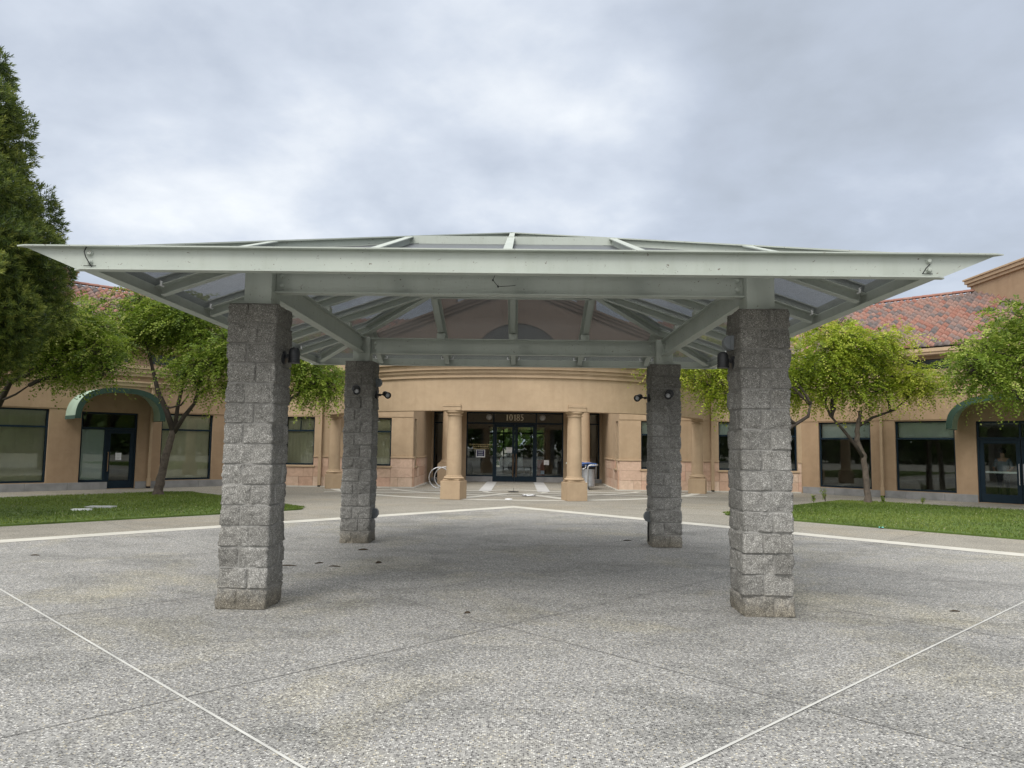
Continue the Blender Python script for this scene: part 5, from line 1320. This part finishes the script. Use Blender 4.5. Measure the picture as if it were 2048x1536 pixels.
def podocarpus():
    lr = np.random.default_rng(31); bx, by = -12.9, 14.6
    t = empty('conifer_tree', (bx, by, .03), 'tall dense dark olive evergreen filling the left edge of the view', 'tree')
    mb = MB(); mb.tube([(bx, by, -.1), (bx, by, .6), (bx + .05, by, 3), (bx, by + .05, 7), (bx, by, 10.6)], [.38, .30, .26, .17, .03], 12); mb.build('trunk', 'bark', t, smooth=True)
    prof = [(2.6, 1.5), (3.0, 2.1), (3.6, 2.6), (4.3, 3.0), (5.0, 3.4), (5.6, 3.25), (6.3, 2.92), (7.0, 2.68), (7.7, 2.48), (8.5, 2.32), (9.3, 2.1), (9.9, 1.75), (10.4, 1.2), (10.9, .5)]
    def rad(z): return float(np.interp(z, [p[0] for p in prof], [p[1] for p in prof]))
    cl = []; z = 2.95
    while z < 10.7:
        Rz = rad(z); k = max(3, int(2 * math.pi * Rz / .98))
        a0 = lr.uniform(0, 6.28)
        for i in range(k):
            a = a0 + 2 * math.pi * i / k + lr.normal(0, .12); q = lr.uniform(.48, .82)
            rr_ = max(.1, Rz - .10 - q * .88 + lr.normal(0, .20)); cl.append((bx + rr_ * math.cos(a), by + rr_ * math.sin(a), z + lr.normal(0, .16), q, a))
        for i in range(max(2, k // 3)):
            a = lr.uniform(0, 6.28); rr_ = Rz * lr.uniform(.15, .65); cl.append((bx + rr_ * math.cos(a), by + rr_ * math.sin(a), z + lr.normal(0, .2), .75, a))
        z += .60
    lb = MB(); Vs, Rs = [], []
    for (x, y, z, q, a) in cl:
        lb.tube([(bx, by, max(1.9, z - .9)), ((x + bx) / 2, (y + by) / 2, z - .35), (x, y, z - .05)], [.05, .035, .012], 5)
        n = int(620 * q * q) + 10
        u = unit(lr.normal(0, 1, (n, 3))); o = np.array([x, y, z]) + u * (q * lr.uniform(.5, 1, n) ** .5 * (1 + .22 * vnoise(u * 2.6 + x, 8)))[:, None] * np.array([1, 1, .80])
        ax = unit(u * .8 + np.array([math.cos(a) * .25, math.sin(a) * .25, .45]) + lr.normal(0, .25, (n, 3)))
        tone = np.clip(lr.normal(.40, .12, n) + lr.normal(0, .15), 0, .9)
        s1 = unit(np.cross(ax, lr.normal(0, 1, (n, 3)))); s2 = np.cross(ax, s1); K = 13
        for k in range(K):
            ph = k * 2.4; f = k / K; sp_ = 1.15 - .75 * f
            d = unit(ax * (.35 + .9 * f) + (s1 * math.cos(ph) + s2 * math.sin(ph)) * sp_ + np.array([0, 0, -.06])); p = o + ax * (.10 * f)
            wv = unit(np.cross(d, ax + lr.normal(0, .2, (n, 3))))
            Vs.append(leaves_from(p, d, wv, .112 * lr.uniform(.75, 1.2, n), np.full(n, .0115))); Rs.append(np.clip(tone + .44 * f - .10 + lr.normal(0, .06, n), 0, 1))
    lb.build('limbs', 'bark_dark', t, smooth=True)
    V = np.concatenate(Vs).reshape(-1, 3); fast('crown', V, np.arange(len(V)).reshape(-1, 4), np.concatenate(Rs), 'needle', t, (bx, by, 5))
podocarpus()

def weed(x, y, h, n, seed, label):
    lr = np.random.default_rng(seed); t = empty('weed', (x, y, .03), label, 'weed', 'weeds at the back edge of the right lawn')
    mb = MB(); Vs = []
    for k in range(n):
        a = lr.uniform(0, 6.28); r = lr.uniform(.05, .35) * h; hh = h * lr.uniform(.6, 1)
        tip = (x + r * math.cos(a), y + r * math.sin(a), .03 + hh); mb.tube([(x, y, .02), ((x * 2 + tip[0]) / 3, (y * 2 + tip[1]) / 3, .03 + hh * .5), tip], [.006, .005, .002], 5)
        m = 12; tt = np.linspace(.3, 1, m); p = np.c_[x + (tip[0] - x) * tt, y + (tip[1] - y) * tt, .03 + hh * tt]
        d = unit(np.c_[lr.normal(0, 1, m), lr.normal(0, 1, m), lr.normal(.1, .4, m)]); wv = unit(np.cross(d, lr.normal(0, 1, (m, 3)))); Vs.append(leaves_from(p, d, wv, np.full(m, .07), np.full(m, .013)))
    mb.build('stem', 'bark_dark', t); V = np.concatenate(Vs).reshape(-1, 3)
    fast('foliage', V, np.arange(len(V)).reshape(-1, 4), lr.uniform(.3, .7, len(V) // 4), 'leaf', t, (x, y, .1))
weed(9.78, 23.5, .46, 6, 1, 'taller spindly weed left of the slim trunk on the right lawn')
weed(9.25, 23.1, .26, 5, 2, 'low weed at the corner of the right lawn')
weed(11.45, 23.2, .22, 5, 3, 'low weed just right of the slim tree trunk')
weed(12.55, 23.0, .20, 5, 4, 'low weed on the lawn edge before the dark wing window')

# far wood behind the centre and across the plaza (seen through and mirrored in the glass)
def wood(name, x0, x1, y, depth, h, seed, label):
    lr = np.random.default_rng(seed); n = 16000
    x = lr.uniform(x0, x1, n); yy = y + lr.uniform(-depth, depth, n); hh = h * (.72 + .28 * vnoise(np.c_[x * .12, yy * .12, 0 * x], seed)); z = hh * lr.uniform(0, 1, n) ** .7
    d = unit(lr.normal(0, 1, (n, 3))); wv = unit(np.cross(d, lr.normal(0, 1, (n, 3)))); p = np.c_[x, yy, z]
    V = leaves_from(p, d, wv, lr.uniform(.7, 1.5, n), lr.uniform(.25, .5, n)).reshape(-1, 3)
    tag(fast(name, V, np.arange(len(V)).reshape(-1, 4), np.clip(lr.normal(.5, .2, n) + .3 * vnoise(np.c_[x * .3, z * .3, yy * .1], 4), 0, 1), 'wood_leaf', None, ((x0 + x1) / 2, y, 0)), label, 'trees', kind='stuff')
wood('far_wood', -45, 45, 70, 5, 9, 41, 'green belt of trees beyond the parking lane, seen through the lobby')
wood('far_wood', -70, 70, -52, 5, 8, 42, 'green belt of trees across the parking lane facing the centre, mirrored in the glass')

def side_wood(x, seed, label):
    lr = np.random.default_rng(seed); n = 12000
    yy = lr.uniform(-50, 24, n); xx = x + lr.uniform(-5, 5, n); hh = 8 * (.72 + .28 * vnoise(np.c_[yy * .12, xx * .12, 0 * xx], seed)); z = hh * lr.uniform(0, 1, n) ** .7
    d = unit(lr.normal(0, 1, (n, 3))); wv = unit(np.cross(d, lr.normal(0, 1, (n, 3)))); V = leaves_from(np.c_[xx, yy, z], d, wv, lr.uniform(.7, 1.5, n), lr.uniform(.25, .5, n)).reshape(-1, 3)
    tag(fast('far_wood', V, np.arange(len(V)).reshape(-1, 4), np.clip(lr.normal(.5, .2, n) + .3 * vnoise(np.c_[yy * .3, z * .3, xx * .1], 4), 0, 1), 'wood_leaf', None, (x, -10, 0)), label, 'trees', kind='stuff')
side_wood(-62, 43, 'green belt of trees far to the left of the plaza, mirrored in the right wing windows')
side_wood(62, 44, 'green belt of trees far to the right of the plaza, mirrored in the left wing windows')

def car(x, y):
    t = empty('parked_car', (x, y, .006), 'white car parked beyond the lobby, glimpsed through the entrance doors', 'car')
    w = .88; body = [(-2.15, .28), (2.1, .28), (2.18, .55), (2.12, .82), (1.2, .98), (-1.75, 1.0), (-2.15, .92), (-2.22, .6)]
    mb = MB(); mb.extr([(x + a, y - w, b) for a, b in body], (0, 2 * w, 0)); bo = mb.build('body', 'carwhite', t, bevel=.05)
    cab_ = [(-1.95, .99), (1.15, .97), (.45, 1.46), (-1.35, 1.50)]; mb = MB(); mb.extr([(x + a, y - w + .1, b) for a, b in cab_], (0, 2 * w - .2, 0)); mb.build('cabin', 'carwhite', t, bevel=.05)
    gl = [(-1.72, 1.03), (.92, 1.02), (.38, 1.40), (-1.25, 1.43)]; mb = MB(); mb.extr([(x + a, y - w + .085, b) for a, b in gl], (0, .012, 0)); mb.extr([(x + a, y + w - .097, b) for a, b in gl], (0, .012, 0)); mb.build('side_glass', 'carglass', t)
    for dx in (-1.35, 1.35):
        for sy in (-1, 1):
            mb = MB(); mb.lathe([(.20, -.1), (.31, -.1), (.325, -.07), (.325, .07), (.31, .1), (.20, .1)], (x + dx, y + sy * (w - .05), .33), 22, axis=(0, 1, 0)); wh = mb.build('wheel', 'tyre', t)
            mb = MB(); mb.lathe([(.19, -.09), (.19, .09)], (x + dx, y + sy * (w - .045), .33), 18, axis=(0, 1, 0)); mb.build('rim', 'galv', wh)
    for sy in (-1, 1):
        mb = MB(); mb.box(x - 2.235, x - 2.14, y + sy * .68 - .13, y + sy * .68 + .13, .66, .86); mb.build('tail_lamp', 'red', t)
car(1.05, 49.2)

# person standing inside behind the right wing door
def person():
    Fw = BF['wing', 1]; s0, d0 = 6.42, -.85
    t = empty('person', tuple(Fw(s0, d0, .03)), 'person in grey blue shirt and dark trousers standing inside the right wing door', 'person')
    J = {'pel': (0, 0, .93), 'wai': (0, .01, 1.06), 'che': (0, .01, 1.28), 'nek': (0, 0, 1.44), 'hd0': (0, -.02, 1.52), 'hd1': (0, -.015, 1.64),
         'hL': (-.10, 0, .88), 'kL': (-.115, -.02, .48), 'aL': (-.12, .03, .09), 'tL': (-.13, -.13, .045), 'hR': (.10, 0, .88), 'kR': (.115, -.01, .48), 'aR': (.125, .03, .09), 'tR': (.14, -.13, .045),
         'sL': (-.185, .01, 1.37), 'eL': (-.27, .03, 1.10), 'wL': (-.20, -.17, .98), 'sR': (.185, .01, 1.37), 'eR': (.28, .02, 1.11), 'wR': (.20, -.18, .99)}
    rad = dict(pel=.135, wai=.125, che=.145, nek=.055, hd0=.075, hd1=.088, hL=.085, kL=.058, aL=.042, tL=.035, hR=.085, kR=.058, aR=.042, tR=.035, sL=.062, eL=.044, wL=.030, sR=.062, eR=.044, wR=.030)
    E = [('pel', 'wai'), ('wai', 'che'), ('che', 'nek'), ('nek', 'hd0'), ('hd0', 'hd1'), ('pel', 'hL'), ('hL', 'kL'), ('kL', 'aL'), ('aL', 'tL'), ('pel', 'hR'), ('hR', 'kR'), ('kR', 'aR'), ('aR', 'tR'), ('che', 'sL'), ('sL', 'eL'), ('eL', 'wL'), ('che', 'sR'), ('sR', 'eR'), ('eR', 'wR')]
    # fingers: five unequal bent chains from each wrist
    for h, sx in (('L', 1), ('R', -1)):
        wx, wy, wz = J['w' + h]; J['p' + h] = (wx + sx * .02, wy - .055, wz - .01); rad['p' + h] = .027; E.append(('w' + h, 'p' + h))
        for i, (ox, ln) in enumerate(((-.028, .058), (-.010, .072), (.009, .076), (.027, .066))):
            a, b = 'f%s%da' % (h, i), 'f%s%db' % (h, i)
            J[a] = (wx + sx * .02 + ox, wy - .075 - ln * .55, wz - .018); J[b] = (wx + sx * .02 + ox, wy - .075 - ln * .85, wz - .018 - ln * .5); rad[a] = .0095; rad[b] = .008; E += [('p' + h, a), (a, b)]
        J['th' + h] = (wx + sx * .062, wy - .07, wz + .005); rad['th' + h] = .010; E.append(('w' + h, 'th' + h))
    def skin(name, keys, mat, grow, par):
        ks = [k for k in J if k in keys]; me = bpy.data.meshes.new(name)
        W_ = [Fw(s0 + J[k][0], d0 - J[k][1], .03 + J[k][2]) for k in ks]
        me.from_pydata(W_, [(ks.index(a), ks.index(b)) for a, b in E if a in ks and b in ks], [])
        o = bpy.data.objects.new(name, me); COL.objects.link(o); adopt(o, par); me.materials.append(M[mat])
        sk = o.modifiers.new('skin', 'SKIN'); sk.use_smooth_shade = True
        for i, k in enumerate(ks):
            r_ = rad[k] * grow; me.skin_vertices[0].data[i].radius = (r_ * (1.25 if k in ('pel', 'wai', 'che') else 1), r_)
        me.skin_vertices[0].data[0].use_root = True
        su = o.modifiers.new('sub', 'SUBSURF'); su.levels = 1; su.render_levels = 1
        return o
    body = skin('body', set(J), 'skin', 1.0, t)
    skin('shirt', {'pel', 'wai', 'che', 'sL', 'eL', 'sR', 'eR'}, 'shirt', 1.14, body)
    skin('trousers', {'pel', 'hL', 'kL', 'aL', 'hR', 'kR', 'aR'}, 'trousers', 1.16, body)
    def at(x, y, z): return Fw(s0 + x, d0 - y, .03 + z)
    mb = MB(); c = at(0, .01, 1.655)
    mb.lathe([(.02, -.09), (.085, -.07), (.108, -.01), (.108, .04), (.09, .085), (.05, .11), (.002, .118)], c, 20); mb.build('hair', 'hair', body, smooth=True)
    mb = MB()
    for ex in (-.032, .032): mb.lathe([(.001, -.008), (.012, 0), (.001, .008)], at(ex, -.098, 1.61), 8)
    mb.lathe([(.012, -.022), (.017, -.012), (.006, .025)], at(0, -.110, 1.575), 8); mb.lathe([(.001, -.006), (.024, 0), (.001, .006)], at(0, -.092, 1.535), 8)
    mb.build('face', 'skin', body)
person()

# ------------------------------------------------------------------ sky, sun, camera
w = bpy.data.worlds.new('World'); sc.world = w; w.use_nodes = True; nt = w.node_tree; nt.nodes.clear()
SUN_EL, SUN_AZ = R(48), R(208)            # high behind the photographer's left shoulder, lost in cloud
sky = nd(nt, 'ShaderNodeTexSky', sky_type='NISHITA'); sky.sun_disc = False; sky.sun_elevation = SUN_EL; sky.sun_rotation = SUN_AZ
tc = nd(nt, 'ShaderNodeTexCoord'); sp = nd(nt, 'ShaderNodeSeparateXYZ'); nt.links.new(tc.outputs['Generated'], sp.inputs[0])
zc = math_(nt, 'ADD', math_(nt, 'MAXIMUM', sp.outputs[2], 0.0), 0.30)
cb = nd(nt, 'ShaderNodeCombineXYZ'); nt.links.new(math_(nt, 'DIVIDE', sp.outputs[0], zc), cb.inputs[0]); nt.links.new(math_(nt, 'DIVIDE', sp.outputs[1], zc), cb.inputs[1]); cb.inputs[2].default_value = 3.7
n1 = noise(nt, 1.15, 7, 0.52, cb.outputs[0], 0.1); n2 = noise(nt, 3.0, 6, 0.54, cb.outputs[0], 0.1)
f = math_(nt, 'ADD', math_(nt, 'MULTIPLY', n1.outputs[0], 0.70), math_(nt, 'MULTIPLY', n2.outputs[0], 0.30))
# broad thick and thin parts of the cloud deck, edges torn by noise
pn = noise(nt, 2.2, 4, 0.55, tc.outputs['Generated'])
pv = nd(nt, 'ShaderNodeVectorMath', operation='MULTIPLY_ADD'); nt.links.new(pn.outputs['Color'], pv.inputs[0]); pv.inputs[1].default_value = (.34, .34, .34); nt.links.new(tc.outputs['Generated'], pv.inputs[2])
pw = nd(nt, 'ShaderNodeVectorMath', operation='ADD'); nt.links.new(pv.outputs[0], pw.inputs[0]); pw.inputs[1].default_value = (-.17, -.17, -.17)
pz = nd(nt, 'ShaderNodeVectorMath', operation='NORMALIZE'); nt.links.new(pw.outputs[0], pz.inputs[0])
for dr_, sg_, am_ in (
    ((0.018, 0.883, 0.469), 0.157, 1.05),
    ((-0.029, 0.914, 0.405), 0.227, 0.35),
    ((0.272, 0.897, 0.348), 0.209, -0.50),
    ((0.473, 0.791, 0.389), 0.244, -0.42),
    ((-0.461, 0.841, 0.284), 0.140, 0.65),
    ((-0.265, 0.885, 0.384), 0.157, -0.50),
    ((0.491, 0.830, 0.265), 0.140, 0.60),
    ((-0.210, 0.931, 0.297), 0.122, 0.45),
    ((-0.140, 0.867, 0.479), 0.140, -0.30),
    ((-0.471, 0.783, 0.407), 0.175, 0.05),
    ((0.123, 0.854, 0.505), 0.122, 0.40),
    ((0.347, 0.815, 0.465), 0.157, -0.35),
):
    dt = nd(nt, 'ShaderNodeVectorMath', operation='DOT_PRODUCT'); nt.links.new(pz.outputs[0], dt.inputs[0]); dt.inputs[1].default_value = dr_
    e_ = math_(nt, 'EXPONENT', math_(nt, 'MULTIPLY', math_(nt, 'SUBTRACT', dt.outputs['Value'], 1.0), 2.0 / sg_ ** 2))
    f = math_(nt, 'MULTIPLY_ADD', e_, .100 * am_, f)
cr = ramp(nt, [(0.36, (3.25, 3.6, 4.15)), (0.44, (3.95, 4.38, 5.05)), (0.52, (4.55, 5.05, 5.9)), (0.60, (5.75, 6.25, 7.05)), (0.70, (8.0, 8.3, 8.6))]); nt.links.new(f, cr.inputs[0])
# overcast domes are brighter overhead than at the horizon
zb = nd(nt, 'ShaderNodeMapRange'); zb.inputs['From Min'].default_value = 0.52; zb.inputs['From Max'].default_value = 0.95; zb.inputs['To Min'].default_value = 1.0; zb.inputs['To Max'].default_value = 2.1
nt.links.new(sp.outputs[2], zb.inputs[0])
# and glow towards the hidden sun, behind the photographer
sd = (math.sin(SUN_AZ) * math.cos(SUN_EL), math.cos(SUN_AZ) * math.cos(SUN_EL), math.sin(SUN_EL))
dp = nd(nt, 'ShaderNodeVectorMath', operation='DOT_PRODUCT'); nt.links.new(tc.outputs['Generated'], dp.inputs[0]); dp.inputs[1].default_value = sd
gl = nd(nt, 'ShaderNodeMapRange'); gl.interpolation_type = 'SMOOTHSTEP'; gl.inputs['From Min'].default_value = 0.15; gl.inputs['From Max'].default_value = 0.95; gl.inputs['To Min'].default_value = 0.0; gl.inputs['To Max'].default_value = 2.2
nt.links.new(dp.outputs['Value'], gl.inputs[0])
ex = math_(nt, 'ADD', math_(nt, 'SUBTRACT', zb.outputs[0], 1.0), gl.outputs[0])
wg = nd(nt, 'ShaderNodeVectorMath', operation='SCALE'); wg.inputs[0].default_value = (5.1, 4.85, 4.45); nt.links.new(ex, wg.inputs['Scale'])
vm = nd(nt, 'ShaderNodeVectorMath', operation='ADD'); nt.links.new(cr.outputs[0], vm.inputs[0]); nt.links.new(wg.outputs[0], vm.inputs[1])
cm = mix(nt, sky.outputs[0], vm.outputs[0], 0.92)
bg = nd(nt, 'ShaderNodeBackground'); bg.inputs['Strength'].default_value = 0.10; nt.links.new(cm, bg.inputs[0])
wo = nd(nt, 'ShaderNodeOutputWorld'); nt.links.new(bg.outputs[0], wo.inputs[0])

sl_ = bpy.data.lights.new('sun', 'SUN'); sl_.energy = 1.4; sl_.angle = R(20); sl_.color = (1.0, 0.965, 0.91)
so = bpy.data.objects.new('sun', sl_); COL.objects.link(so)
# blender sky: rotation 0 looks along +Y, clockwise seen from above
dv = Vector((math.sin(SUN_AZ) * math.cos(SUN_EL), math.cos(SUN_AZ) * math.cos(SUN_EL), math.sin(SUN_EL)))
so.rotation_euler = dv.to_track_quat('Z', 'Y').to_euler(); so.location = dv * 60

cam = bpy.data.cameras.new('camera'); cam.sensor_width = 36; cam.sensor_fit = 'HORIZONTAL'; cam.lens = 36 * 1473.69 / 2048; cam.clip_end = 2000; cam.clip_start = .05
co = bpy.data.objects.new('camera', cam); COL.objects.link(co); sc.camera = co
p_, y_, r_ = R(4.8922), R(0.61363), R(0.70099)
fw = Vector((-math.sin(y_) * math.cos(p_), math.cos(y_) * math.cos(p_), math.sin(p_))); r0 = Vector((math.cos(y_), math.sin(y_), 0)); u0 = r0.cross(fw)
rt = r0 * math.cos(r_) + u0 * math.sin(r_); up = -r0 * math.sin(r_) + u0 * math.cos(r_)
mt = Matrix((rt, up, -fw)).transposed().to_4x4(); mt.translation = Vector((.1272, 0, 1.6256)); co.matrix_world = mt

sc.view_settings.view_transform = 'Standard'; sc.view_settings.look = 'None'; sc.view_settings.gamma = 1.0; sc.view_settings.use_curve_mapping = False
sc.view_settings.exposure = 0.35
sc.render.engine = 'CYCLES'; sc.cycles.max_bounces = 7; sc.cycles.transparent_max_bounces = 14; sc.cycles.use_denoising = True
